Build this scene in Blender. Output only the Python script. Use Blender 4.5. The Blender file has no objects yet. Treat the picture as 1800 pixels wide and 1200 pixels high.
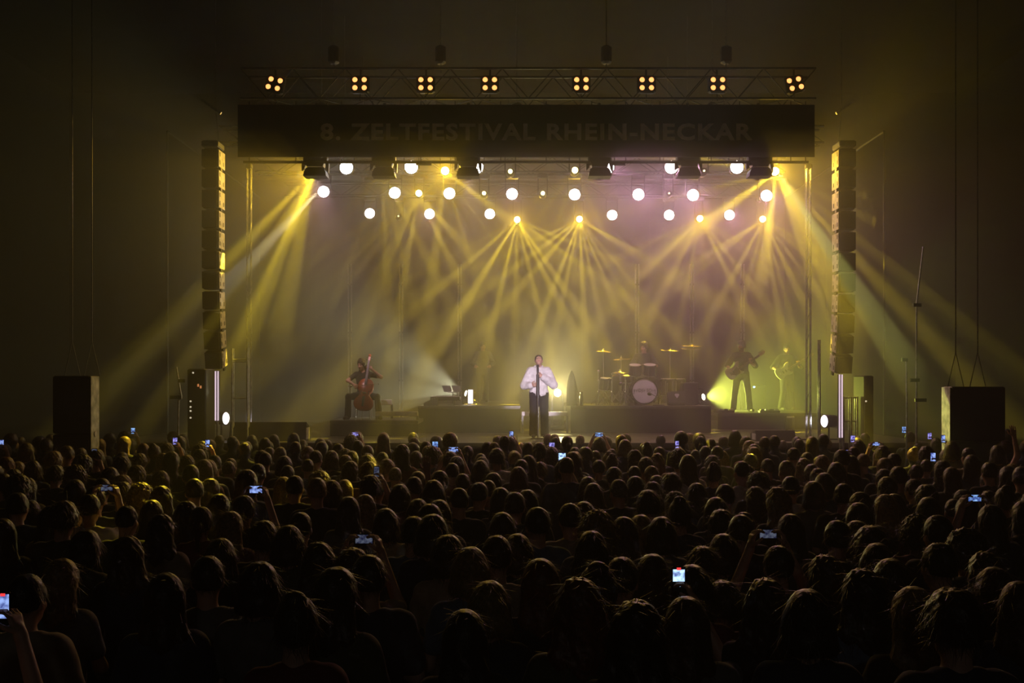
import bpy, math, random
import numpy as np
from mathutils import Vector, Matrix
random.seed(11); np.random.seed(11)
sc = bpy.context.scene
C = sc.collection
PI = math.pi
# image frame 1800 x 1200: a pixel and a distance from the camera wall give a point
F, CX, HZ, CAMH = 1800.0, 900.0, 668.0, 2.74
def at(px, py, Y): return Vector(((px-CX)/F*Y, Y, CAMH-(py-HZ)/F*Y))
def V(*a): return Vector(a)

# ------------------------------------------------------------------ camera
cd = bpy.data.cameras.new('camera'); cam = bpy.data.objects.new('camera', cd); C.objects.link(cam)
cam.location = (0, 0, CAMH); cam.rotation_euler = (PI/2, 0, 0)
cd.sensor_width = 36; cd.lens = 36; cd.shift_y = (HZ-600)/1800; cd.clip_end = 200
sc.camera = cam

# ------------------------------------------------------------------ exposure, light paths, air
vs = sc.view_settings
vs.view_transform = 'Standard'; vs.look = 'None'; vs.gamma = 1; vs.exposure = 0.0; vs.use_curve_mapping = False
cy = sc.cycles
cy.use_denoising = True; cy.use_adaptive_sampling = False
cy.max_bounces = 4; cy.diffuse_bounces = 2; cy.glossy_bounces = 2; cy.volume_bounces = 0
cy.transmission_bounces = 4; cy.transparent_max_bounces = 8
cy.sample_clamp_direct = 0; cy.sample_clamp_indirect = 2.0
HAZE, AIR = 0.045, 0.0036
w = bpy.data.worlds.new('tent_air'); sc.world = w; w.use_nodes = True
nt = w.node_tree; nt.nodes.clear()
wo = nt.nodes.new('ShaderNodeOutputWorld'); bg = nt.nodes.new('ShaderNodeBackground'); bg.inputs[1].default_value = 0
wv = nt.nodes.new('ShaderNodeVolumeScatter'); wv.inputs['Density'].default_value = AIR; wv.inputs['Anisotropy'].default_value = .4
wv.inputs['Color'].default_value = (1, 1, 1, 1)
nt.links.new(bg.outputs[0], wo.inputs['Surface']); nt.links.new(wv.outputs[0], wo.inputs['Volume'])
w.cycles.volume_sampling = 'EQUIANGULAR'

# ------------------------------------------------------------------ lights
def gobo(ld, scale, seed, core, soft, floor_):
    """break-up glass of a moving head: splits its cone into many narrow beams"""
    ld.use_nodes = True; t = ld.node_tree; t.nodes.clear()
    N = lambda k: t.nodes.new(k)
    def m(op, a, b=None):
        n = N('ShaderNodeMath'); n.operation = op
        for i, v in enumerate((a, b)):
            if v is None: continue
            if isinstance(v, (int, float)): n.inputs[i].default_value = v
            else: t.links.new(v, n.inputs[i])
        return n.outputs[0]
    out = N('ShaderNodeOutputLight'); em = N('ShaderNodeEmission'); tc = N('ShaderNodeTexCoord')
    sp = N('ShaderNodeSeparateXYZ'); t.links.new(tc.outputs['Normal'], sp.inputs[0])
    z = m('MAXIMUM', m('ABSOLUTE', sp.outputs[2]), 0.05)
    cb = N('ShaderNodeCombineXYZ')
    t.links.new(m('ADD', m('DIVIDE', sp.outputs[0], z), seed*7.31), cb.inputs[0])
    t.links.new(m('DIVIDE', sp.outputs[1], z), cb.inputs[1])
    vo = N('ShaderNodeTexVoronoi'); vo.voronoi_dimensions = '2D'; vo.inputs['Scale'].default_value = scale; vo.inputs['Randomness'].default_value = .75
    t.links.new(cb.outputs[0], vo.inputs['Vector'])
    mr = N('ShaderNodeMapRange'); mr.interpolation_type = 'SMOOTHSTEP'
    mr.inputs['From Min'].default_value = core; mr.inputs['From Max'].default_value = core+soft
    mr.inputs['To Min'].default_value = 1; mr.inputs['To Max'].default_value = floor_
    t.links.new(vo.outputs['Distance'], mr.inputs['Value'])
    sc_ = N('ShaderNodeSeparateColor'); t.links.new(vo.outputs['Color'], sc_.inputs[0])
    k = m('MULTIPLY', mr.outputs[0], m('ADD', m('MULTIPLY', sc_.outputs[0], 1.1), .2))
    t.links.new(k, em.inputs['Strength']); t.links.new(em.outputs[0], out.inputs[0])
def spot(p, d, power, col, size, blend=.5, rad=.03, g=None, name='stage_light'):
    ld = bpy.data.lights.new(name, 'SPOT'); ld.energy = power; ld.color = col
    ld.spot_size = math.radians(size); ld.spot_blend = blend; ld.shadow_soft_size = rad
    if g: gobo(ld, *g)
    o = bpy.data.objects.new(name, ld); C.objects.link(o); o.location = p
    o.rotation_euler = Vector(d).to_track_quat('-Z', 'Y').to_euler()
    return o
YF, YA, YB, YC = 19.9, 21.5, 24.5, 27.6          # front truss and the three light trusses over the stage
YEL, LIL = (1, .72, .03), (1, .36, .72)
WASH = [[(609,295),(723,294),(838,294),(1068,294),(1180,294),(1295,294)],
        [(569,337),(694,339),(790,340),(900,341),(1010,342),(1122,342),(1218,343),(1347,344)],
        [(650,375),(755,376),(861,376),(1076,378),(1176,378),(1282,378)]]
def lil_power(x): return 118 if x > 1030 else 36
for row, Y in zip(WASH, (YA, YB, YC)):
    for x, y in row:
        if x not in (569, 755, 900, 1068, 1122, 1180, 1218, 1282, 1347): continue
        spot(at(x, y, Y)-V(0, .3, 0), (0, -.8, -.8), lil_power(x), LIL, 120, 1, .1, name='wash_light_glow')
# x, y, truss, strength, aim
BEAM = [[(556,303,2.1,(-.6,-.2,-.7)),(675,303,1.2,(-.1,-.3,-1)),(783,302,2.0,(-.15,-.4,-.9)),(897,303,.4,(0,-.5,-.8)),(1010,301,1.2,(0,-.5,-.8)),(1236,302,.03,(0,-1,-.7)),(1360,303,2.6,(.25,-.45,-.55))],
        [(737,341,1.7,(-.3,-.4,-1)),(851,341,.4,(0,-.4,-.9)),(954,341,.5,(0,-.4,-.9)),(1175,341,.03,(0,-1,-.8))],
        [(701,381,.05,(0,-.8,-1)),(909,387,4.2,(-.1,-.45,-1)),(1018,386,4.4,(.05,-.45,-1)),(1229,385,3.0,(0,-.5,-1)),(1339,386,3.2,(.1,-.5,-1))]]
BP = 4000
lr = random.Random(3)
for row, Y in zip(BEAM, (YA, YB, YC)):
    for x, y, s, d in row:
        if s < .1: continue
        p = at(x, y, Y)-V(0, .22, .03); q = Vector(d).normalized(); rt = q.cross(V(0,0,1)).normalized(); up = rt.cross(q)
        nb = 3 if s < .6 else {556: 13, 1360: 15, 909: 12, 1018: 12, 1229: 9, 1339: 11}.get(x, 7)                     # a prism splits the lamp into a fan of narrow beams
        for b in range(nb):
            a = -1+2*(b+.5)/nb+lr.uniform(-.09,.09); tilt = lr.uniform(-.34,.06) if Y == YA else lr.uniform(-.12,.14)
            th = a*(1.7 if x == 1360 else 1.12); dd = rt*math.sin(th)+up*tilt+q*math.cos(th)
            spot(p, dd, BP*s*lr.uniform(.6,1.2), YEL, lr.uniform(3.6,7.2), .75, .03, name='beam_light')
        if s >= 1.6: spot(p-V(0,.02,0), (-.7,-.6,-.5) if x == 556 else (0,-1,-.3), (170 if x == 556 else (110 if Y == YA else (58 if s < 4 else 40)))*s, (1,.6,.03), 140, 1, .03, name='beam_glow_fill')  # added wide spot: glow at the lens, fill for haze and crowd
# floor lamps on the stage
spot(at(980,690,24.6), (-.05,-1,.5), 480, (1,.85,.3), 130, 1, .06, name='floor_lamp_light')
spot(at(1243,697,27.5), (1,-.8,.18), 1500, (.9,1,.12), 98, .6, .06, name='floor_lamp_light')
spot(at(812,689,24.9), (-1,-.6,.3), 620, (1,.97,.6), 70, .5, .05, name='floor_lamp_light')
spot(at(402,735,20.9), (1,.05,.0), 40, (1,.85,.95), 28, .6, .1, name='side_lamp_light')
spot(at(1446,740,20.9), (-1,.05,.02), 60, (1,.95,.95), 28, .6, .1, name='side_lamp_light')
# added spots that brighten the side of each far speaker stack
p = at(569,337,YB)-V(0,.35,0); spot(p, V(-6.75,16.58,2.1)-p, 7500, (1,.88,.5), 5.0, .4, .03, name='beam_light')
p = at(1360,303,YA)-V(0,.3,.03); spot(p, V(7.02,16.58,2.0)-p, 9000, (.95,.95,.2), 6.5, .4, .03, name='beam_light')
# front wash from the six fixtures under the front truss, and the follow spot from the sound desk behind the camera
FRONT = [555, 675, 823, 1054, 1210, 1335]
for x in (FRONT[0], FRONT[2], FRONT[4]):
    p = at(x, 306, YF+.4); spot(p, V((x-900)/F*24*.8, 25.0, 2.4)-p, 620, (1,.6,.7), 46, .8, .08, name='front_wash_light')
p = V(1.5, -9, 6.0); spot(p, V(.56, 21.4, 2.75)-p, 60000, (1,.82,.95), 2.9, .3, .08, name='follow_spot_light')
# added dim fill light behind the camera for the backs of the crowd
hl = bpy.data.lights.new('crowd_fill_light', 'POINT'); hl.energy = 42; hl.color = (.95,.9,.8); hl.shadow_soft_size = .4
ho = bpy.data.objects.new('crowd_fill_light', hl); C.objects.link(ho); ho.location = (0, -8, 6.5)

# ------------------------------------------------------------------ materials
MATS = {}
def mat(name, col=(.5,.5,.5), rough=.7, metal=0, emit=0, ecol=None, var=.25, scale=8, bump=0, sheen=0, spec=None):
    if name in MATS: return MATS[name]
    m = bpy.data.materials.new(name); m.use_nodes = True; t = m.node_tree
    b = t.nodes['Principled BSDF']; b.inputs['Roughness'].default_value = rough; b.inputs['Metallic'].default_value = metal
    if spec is not None: b.inputs['Specular IOR Level'].default_value = spec
    if sheen:
        b.inputs['Sheen Weight'].default_value = sheen; b.inputs['Sheen Roughness'].default_value = .35
        b.inputs['Sheen Tint'].default_value = (*[min(1, c*2+.3) for c in col], 1)
    tc = t.nodes.new('ShaderNodeTexCoord'); no = t.nodes.new('ShaderNodeTexNoise'); no.inputs['Scale'].default_value = scale; no.inputs['Detail'].default_value = 3
    t.links.new(tc.outputs['Object'], no.inputs['Vector'])
    cr = t.nodes.new('ShaderNodeValToRGB'); cr.color_ramp.elements[0].position = .3; cr.color_ramp.elements[1].position = .7
    cr.color_ramp.elements[0].color = (*[c*(1-var) for c in col], 1); cr.color_ramp.elements[1].color = (*[min(1, c*(1+var)) for c in col], 1)
    t.links.new(no.outputs['Fac'], cr.inputs[0]); t.links.new(cr.outputs[0], b.inputs['Base Color'])
    if bump:
        bn = t.nodes.new('ShaderNodeBump'); bn.inputs['Strength'].default_value = bump; bn.inputs['Distance'].default_value = .01
        t.links.new(no.outputs['Fac'], bn.inputs['Height']); t.links.new(bn.outputs[0], b.inputs['Normal'])
    if emit:
        b.inputs['Emission Color'].default_value = (*(ecol or col), 1); b.inputs['Emission Strength'].default_value = emit
        m.cycles.emission_sampling = 'NONE'
    MATS[name] = m; return m
M_FLOOR = mat('trampled_floor', (.02,.018,.015), .8, scale=2, bump=.3)
M_TENT = mat('tent_canvas', (.035,.033,.034), .8, scale=1.2, bump=.2)
M_DRAPE = mat('black_drape', (.004,.0036,.004), 1.0, scale=5, spec=0, var=0)
M_DECK = mat('stage_deck', (.03,.028,.026), .45, scale=4, bump=.1)
M_BLACK = mat('black_paint', (.014,.014,.015), .5, scale=20)
M_BANNER = mat('banner_cloth', (.016,.015,.017), .8, scale=3)
M_LETTER = mat('banner_letters', (.8,.76,.78), .7, scale=3)
M_ALU = mat('aluminium', (.55,.55,.57), .35, .9, scale=15)
M_ALUD = mat('dark_aluminium', (.09,.09,.095), .45, .7, scale=15)
M_CHROME = mat('chrome', (.8,.8,.8), .15, 1, scale=20, var=.1)
M_LENS = mat('wash_lens_lit', (1,.95,1), .4, emit=14, ecol=(1,.93,1), var=0)
M_YLENS = mat('beam_lens_lit', (1,.9,.4), .4, emit=16, ecol=(1,.85,.3), var=0)
M_YDIM = mat('beam_lens_dim', (1,.9,.5), .4, emit=3.5, ecol=(1,.85,.4), var=0)
M_AMBER = mat('blinder_cell_lit', (1,.7,.35), .4, emit=2.7, ecol=(1,.33,.09), var=0)
M_WHITE_L = mat('floor_lens_lit', (1,1,.9), .4, emit=22, ecol=(1,.97,.75), var=0)
M_SIDE_L = mat('side_lens_lit', (1,.95,1), .4, emit=2.2, ecol=(.95,.9,1), var=0)
M_TUBE = mat('led_tube_lit', (1,.9,1), .4, emit=.75, ecol=(.95,.72,.85), var=0)
M_PANEL_L = mat('light_panel_lit', (1,1,1), .4, emit=1.6, ecol=(1,.97,1), var=0)
M_PALE = mat('pale_paint', (.55,.52,.56), .5, scale=6)
M_CABSIDE = mat('speaker_side_lit_tone', (.55,.5,.52), .6, scale=9, var=.35)  # pale tone puts the stage light on the inner cabinet sides into the colour
M_STACKSIDE = mat('stack_side_lit_tone', (.5,.5,.46), .7, scale=7, var=.5, bump=.3)  # pale grey stands in for stage light on the inner side, with random mottling
M_GRILLE = mat('speaker_grille', (.02,.02,.02), .6, scale=60, bump=.4)
M_WIRE = mat('steel_wire', (.35,.35,.36), .4, .8, scale=30)

# ------------------------------------------------------------------ mesh helpers
class MB:
    def __init__(s): s.v = []; s.f = []; s.m = []
    def add(s, vs_, fs, mi=0):
        o = len(s.v); s.v += [tuple(v) for v in vs_]; s.f += [tuple(o+i for i in f) for f in fs]; s.m += [mi]*len(fs); return s
    def box(s, c, d, rot=None, mi=0, taper=1.0):
        hx, hy, hz = d[0]/2, d[1]/2, d[2]/2; c = Vector(c); R = rot or Matrix.Identity(3)
        vs_ = [c+R@Vector((x*hx*(taper if z > 0 else 1), y*hy*(taper if z > 0 else 1), z*hz)) for x in (-1,1) for y in (-1,1) for z in (-1,1)]
        return s.add(vs_, [(0,1,3,2),(4,6,7,5),(0,4,5,1),(2,3,7,6),(0,2,6,4),(1,5,7,3)], mi)
    def bbox(s, c, d, bev=.02, rot=None, mi=0):
        """box with chamfered edges (all around): three-slab hull"""
        c = Vector(c); R = rot or Matrix.Identity(3); x, y, z = d[0]/2, d[1]/2, d[2]/2; b = min(bev, x*.9, y*.9, z*.9)
        ring = lambda X, Y_: [(-X+b,-Y_),(X-b,-Y_),(X,-Y_+b),(X,Y_-b),(X-b,Y_),(-X+b,Y_),(-X,Y_-b),(-X,-Y_+b)]
        vs_ = []
        for zz, sh in ((-z, b), (-z+b, 0), (z-b, 0), (z, b)):
            for q in ring(x-sh, y-sh): vs_.append(c+R@Vector((q[0], q[1], zz)))
        fs = [tuple(range(7,-1,-1)), tuple(range(24,32))]
        for k_ in range(3):
            for i in range(8): fs.append((k_*8+i, k_*8+(i+1)%8, k_*8+8+(i+1)%8, k_*8+8+i))
        return s.add(vs_, fs, mi)
    def cyl(s, a, b, r, r2=None, n=10, cap=True, mi=0):
        a, b = Vector(a), Vector(b); r2 = r if r2 is None else r2; d = (b-a).normalized()
        u = d.orthogonal().normalized(); v = d.cross(u)
        vs_ = []
        for p, q in ((a, r), (b, r2)):
            vs_ += [p+u*(q*math.cos(2*PI*i/n))+v*(q*math.sin(2*PI*i/n)) for i in range(n)]
        fs = [(i, (i+1)%n, n+(i+1)%n, n+i) for i in range(n)]
        if cap: fs += [tuple(range(n-1,-1,-1)), tuple(range(n, 2*n))]
        return s.add(vs_, fs, mi)
    def tube(s, pts, r, n=6, mi=0):
        for i in range(len(pts)-1): s.cyl(pts[i], pts[i+1], r if not isinstance(r, list) else r[i], r if not isinstance(r, list) else r[i+1], n, True, mi)
        return s
    def lathe(s, prof, c=(0,0,0), axis=(0,0,1), n=24, mi=0, cap=True):
        d = Vector(axis).normalized(); u = d.orthogonal().normalized(); v = d.cross(u); c = Vector(c)
        vs_ = []
        for r, h in prof: vs_ += [c+d*h+u*(r*math.cos(2*PI*i/n))+v*(r*math.sin(2*PI*i/n)) for i in range(n)]
        fs = []
        for k_ in range(len(prof)-1): fs += [(k_*n+i, k_*n+(i+1)%n, k_*n+n+(i+1)%n, k_*n+n+i) for i in range(n)]
        if cap: fs += [tuple(range(n-1,-1,-1)), tuple(range((len(prof)-1)*n, len(prof)*n))]
        return s.add(vs_, fs, mi)
    def prism(s, pts, y0, y1, frame=None, mi=0):
        """outline in x,z extruded along y (optionally moved by a 4x4 frame)"""
        n = len(pts); M = frame or Matrix.Identity(4)
        vs_ = [M@Vector((p[0], y0, p[1])) for p in pts]+[M@Vector((p[0], y1, p[1])) for p in pts]
        return s.add(vs_, [tuple(range(n)), tuple(range(2*n-1, n-1, -1))]+[(i, n+i, n+(i+1)%n, (i+1)%n) for i in range(n)], mi)
    def mesh(s, name, mats, smooth=False):
        me = bpy.data.meshes.new(name); me.from_pydata(s.v, [], s.f)
        for m in (mats if isinstance(mats, (list, tuple)) else [mats]): me.materials.append(m)
        if isinstance(mats, (list, tuple)): me.polygons.foreach_set('material_index', s.m)
        if smooth: me.polygons.foreach_set('use_smooth', [True]*len(me.polygons))
        me.update(); return me
    def build(s, name, mats, parent=None, smooth=False):
        return link(name, s.mesh(name, mats, smooth), parent)
def link(name, data, parent=None):
    o = bpy.data.objects.new(name, data); C.objects.link(o)
    if parent is not None: o.parent = parent
    return o
def tag(o, label, cat, group=None, kind=None):
    if label: o['label'] = label
    if cat: o['category'] = cat
    if group: o['group'] = group
    if kind: o['kind'] = kind
    return o
def thing(name, label, cat, loc=(0,0,0), rz=0, group=None):
    o = bpy.data.objects.new(name, None); C.objects.link(o); o.empty_display_size = .1
    o.location = loc; o.rotation_euler = (0, 0, rz)
    return tag(o, label, cat, group)
def copy_tree(o, parent=None):
    c = o.copy(); C.objects.link(c); c.parent = parent
    for ch in o.children: copy_tree(ch, c)
    return c
def cut(o): pass
def struct(o): o['kind'] = 'structure'; return o
ORD = ['first','second','third','fourth','fifth','sixth','seventh','eighth']

# ------------------------------------------------------------------ the tent and the stage
XW, ZC, YBACK = 13.5, 11.5, 31.2
struct(MB().box((0,11,-.1),(2*XW+.4,42.8,.2)).build('floor', M_FLOOR))
cm = MB()                                            # tent roof: ridges and valleys of stretched canvas
nx, ny = 28, 22
for j in range(ny+1):
    for i in range(nx+1):
        x = -XW-.2+(2*XW+.4)*i/nx; y = -10.4+42.8*j/ny
        z = ZC+.05*abs(math.sin(y*PI/3.5))*abs(math.cos(x/XW*PI*2))
        cm.v.append((x, y, z))
for j in range(ny):
    for i in range(nx):
        a = j*(nx+1)+i; cm.f.append((a, a+nx+1, a+nx+2, a+1)); cm.m.append(0)
ce = struct(cm.build('ceiling', M_TENT, smooth=True)); so = ce.modifiers.new('thickness', 'SOLIDIFY'); so.thickness = .05; so.offset = 1
struct(MB().box((-XW-.1,11,6.5),(.2,42.8,13)).build('wall_left', M_TENT))
struct(MB().box((XW+.1,11,6.5),(.2,42.8,13)).build('wall_right', M_TENT))
struct(MB().box((0,YBACK+.1,6.5),(2*XW,.2,13)).build('wall_back', M_TENT))
struct(MB().box((0,-10.2,6.5),(2*XW,.2,13)).build('wall_front', M_TENT))
def roof_z(x, y): return ZC-.056

# haze hanging over the stage
hm = bpy.data.materials.new('stage_haze'); hm.use_nodes = True; t = hm.node_tree; t.nodes.clear()
ho_ = t.nodes.new('ShaderNodeOutputMaterial'); hv = t.nodes.new('ShaderNodeVolumeScatter')
hv.inputs['Density'].default_value = HAZE; hv.inputs['Anisotropy'].default_value = .4; hv.inputs['Color'].default_value = (1,1,1,1)
t.links.new(hv.outputs[0], ho_.inputs['Volume']); hm.cycles.volume_sampling = 'EQUIANGULAR'
hz = MB().box((0, 24.2, 6.5),(2*XW-.1, 13.7, 9.9)).build('haze', hm)
tag(hz, 'thin stage haze lit yellow and lilac over the whole stage', 'haze', kind='stuff')

SZ = 1.53                                            # stage floor height
st = thing('stage', 'wide black stage platform behind the crowd', 'stage', (0, 25, 0))
sx0, sx1, sy0, sy1 = -8.0, 8.2, 19.8, 30.9
nd = 8
for i in range(nd):
    for j in range(5):
        wx = (sx1-sx0)/nd; wy = (sy1-sy0)/5
        MB().bbox((sx0+wx*(i+.5), sy0+wy*(j+.5)-25, SZ-.05),(wx-.012, wy-.012, .1), .006).build('deck_panel', M_DECK, st)
sk = MB(); n = 240
for i in range(n+1):
    x = sx0+(sx1-sx0)*i/n; y = sy0-25+.03+.025*math.sin(i*1.1)
    sk.v += [(x, y, 0), (x, y, SZ-.1)]
for i in range(n): sk.f.append((2*i, 2*i+2, 2*i+3, 2*i+1)); sk.m.append(0)
sk.build('skirt', M_DRAPE, st, True)
for x in (sx0+.1, 0.1, sx1-.1):
    for y in (sy0+.2, sy1-.2): MB().cyl((x, y-25, 0), (x, y-25, SZ-.1), .05).build('leg', M_ALUD, st)

def riser(label, x0, x1, yf, depth, z1, z0=SZ, skirt=True, round_right=False):
    xa, xb = (x0-CX)/F*yf, (x1-CX)/F*yf; xm = (xa+xb)/2; wd = xb-xa
    r = thing('riser', label, 'riser', (xm, yf+depth/2, z0))
    MB().bbox((0,0,z1-z0-.04),(wd, depth, .08), .01).build('deck', M_DECK, r)
    MB().box((0,-depth/2-.004,z1-z0-.02),(wd, .012, .03)).build('edge_strip', M_ALUD, r)
    s_ = MB(); n = 60
    for i in range(n+1):
        x = -wd/2+wd*i/n; y = -depth/2+.012+.0006*math.sin(i*1.7)
        s_.v += [(x, y, 0), (x, y, z1-z0-.08)]
    for i in range(n): s_.f.append((2*i, 2*i+2, 2*i+3, 2*i+1)); s_.m.append(0)
    s_.build('skirt', M_DRAPE, r, True)
    for sx in (-1, 1):
        for sy in (-1, 1): MB().cyl((sx*(wd/2-.08), sy*(depth/2-.08), 0), (sx*(wd/2-.08), sy*(depth/2-.08), z1-z0-.08), .03).build('leg', M_ALUD, r)
    return r
DZ = 2.15                                            # top of drum and keyboard risers
riser('tall black riser carrying the drum kit', 1003, 1250, 23.5, 3.2, DZ)
riser('tall black riser carrying the keyboards, left of the singer', 735, 915, 23.5, 5.6, DZ)
riser('low black riser under the cellist', 580, 735, 22.2, 1.9, 1.87)
riser('low black riser under the two guitarists at the right', 1262, 1446, 25.2, 3.0, 1.93)

# backdrop curtain of hanging panels and the poles that stand before it
bc = thing('backdrop_curtain', 'plain black curtain closing the back of the stage', 'curtain', (0, 30.6, SZ))
for i in range(8):
    a = -8.0+i*2.02; cb_ = MB(); n = 48
    for q in range(n+1):
        x = a+2.01*q/n; y = .0015*math.sin(q*1.05)
        cb_.v += [(x, y, .01), (x, y*.6, 7.2)]
    for q in range(n): cb_.f.append((2*q, 2*q+2, 2*q+3, 2*q+1)); cb_.m.append(0)
    cb_.build('curtain_panel', M_DRAPE, bc, True)
MB().cyl((-8.0,0,7.22),(8.2,0,7.22),.04).build('curtain_rail', M_ALUD, bc)
for s_ in (-8.0, 8.2): MB().cyl((s_,0,0),(s_,0,7.22),.05).build('upright', M_ALUD, bc)
for x, yy, lab in ((-7.5,(22.3,30.4),'added black curtain blocking light at the left side of the stage'),(8.1,(22.3,30.4),'added black curtain blocking light at the right side of the stage')):  # curtains added to keep the stage lamps off the side areas
    wc = thing('wing_light_block', lab, 'curtain', (x, yy[0], SZ)); L = yy[1]-yy[0]
    for i in range(4): MB().box((0,L*(i+.5)/4,3.3),(.02,L/4-.004,6.58)).build('curtain_panel', M_DRAPE, wc)
    MB().cyl((0,0,6.62),(0,L,6.62),.03).build('curtain_rail', M_BLACK, wc)
    for y in (0, L): MB().cyl((0,y,0),(0,y,6.62),.02).build('upright', M_BLACK, wc)
pole_x = [615, 705, 808, 1120, 1216, 1305]
pole_where = ['behind the cellist','right of the cellist','left of the keyboard player','behind the drummer','behind the tall cymbals','behind the white bass guitar']
for x, wh in zip(pole_x, pole_where):
    p = at(x, 600, 29.9)
    t_ = thing('upright_pole', 'thin twin aluminium pole standing '+wh, 'pole', (p.x, 29.9, SZ), 0, 'twin poles along the back of the stage')
    for s_ in (-.045, .045): MB().cyl((s_,0,.03),(s_,0,4.6),.022,n=8).build('tube', M_ALU, t_)
    MB().bbox((0,0,.015),(.4,.4,.03),.01).build('base_plate', M_BLACK, t_)
    for z in (1.2, 2.6, 4.0): MB().box((0,0,z),(.12,.05,.05)).build('clamp', M_ALUD, t_)

# ------------------------------------------------------------------ trusses
def truss(label, a, b, size, chain_x, m=M_ALUD, bay=.5):
    """square truss from a to b (centre line, along x) with a chord at each corner, braces and chains up to the roof"""
    a, b = Vector(a), Vector(b); c = (a+b)/2
    t_ = thing('truss', label, 'truss', c); L = b.x-a.x; h = size/2
    for y in (-h, h):
        for z in (-h, h): MB().cyl((-L/2,y,z),(L/2,y,z),.025,n=8).build('chord', m, t_)
    n = int(L/bay); d1 = MB().cyl((-L/n/2,0,-h),(L/n/2,0,h),.012,n=5).mesh('brace', m); d2 = MB().cyl((-L/n/2,0,h),(L/n/2,0,-h),.012,n=5).mesh('brace', m)
    for i in range(n):
        x = -L/2+L*(i+.5)/n
        for y in (-h, h):
            o = link('brace', d1 if i % 2 else d2, t_); o.location = (x, y, 0)
        o = link('brace', d2 if i % 2 else d1, t_); o.location = (x, 0, -h); o.rotation_euler = (PI/2, 0, 0)
    for x in chain_x:
        zt = roof_z(x, a.y)-c.z
        MB().cyl((x-c.x,0,h),(x-c.x,0,zt),.012,n=6).build('chain', M_WIRE, t_)
        MB().bbox((x-c.x,0,h+.35),(.2,.2,.36),.04).build('hoist_motor', M_BLACK, t_)
    return t_
zt = at(0,120,YF).z; zb = at(0,178,YF).z
truss('long lattice truss over the banner carrying the amber blinders', (at(425,0,YF).x, YF+.2, (zt+zb)/2), (at(1432,0,YF).x, YF+.2, (zt+zb)/2), .58, (-3.5,-1.4,1.85,4.2))
ZT = 7.58
for Y, nm in ((YA,'front'),(YB,'middle'),(YC,'rear')):
    truss(f'dark lattice truss carrying the {nm} row of round white lights', (-6.1, Y, ZT+.28), (6.5, Y, ZT+.28), .34, (-4,0.1,4.2), M_BLACK)
# pipe under the banner
zp = at(0,285,YF).z
pt = thing('lighting_pipe', 'long dark pipe running under the banner', 'pipe', (0, YF, zp))
MB().cyl((at(428,0,YF).x,0,0),(at(1421,0,YF).x,0,0),.028).build('pipe', M_BLACK, pt)
for x in (438, 520, 600, 655, 740, 800, 880, 960, 1040, 1100, 1160, 1250, 1300, 1390, 1416):
    MB().cyl((at(x,0,YF).x,0,0),(at(x,0,YF).x,.0,zb-zp+.0),.01,n=6).build('hanger', M_BLACK, pt)
for x in (545, 670, 820, 1050, 1205, 1330, 745, 1085):
    MB().cyl((at(x-14,0,YF).x,.0,-.03),(at(x+14,0,YF).x,0,-.03),.035,n=8).build('cable_loom', M_BLACK, pt)

# banner
bz0, bz1 = at(0,276,YF-.12).z, at(0,184,YF-.12).z
bx0, bx1 = at(418,0,YF-.12).x, at(1432,0,YF-.12).x
ban = thing('banner', 'long dark cloth banner with grey festival lettering above the stage', 'banner', ((bx0+bx1)/2, YF-.12, (bz0+bz1)/2))
bm = MB(); n = 100
for i in range(n+1):
    x = (bx1-bx0)*(i/n-.5); y = .006*math.sin(i*.9)
    for z in (-.5, .5): bm.v += [(x, y-.006, (bz1-bz0)*z), (x, y+.006, (bz1-bz0)*z)]
for i in range(n):
    o = i*4; bm.f += [(o, o+4, o+6, o+2), (o+1, o+3, o+7, o+5), (o, o+1, o+5, o+4), (o+2, o+6, o+7, o+3)]; bm.m += [0]*4
bm.build('cloth', M_BANNER, ban, True)
for i in range(16):
    x = (bx1-bx0)*((i+.5)/16-.5); MB().cyl((x,.0,(bz1-bz0)/2-.02),(x,.12,zb-(bz0+bz1)/2+.02),.008,n=5).build('tie', M_WIRE, ban)
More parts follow.
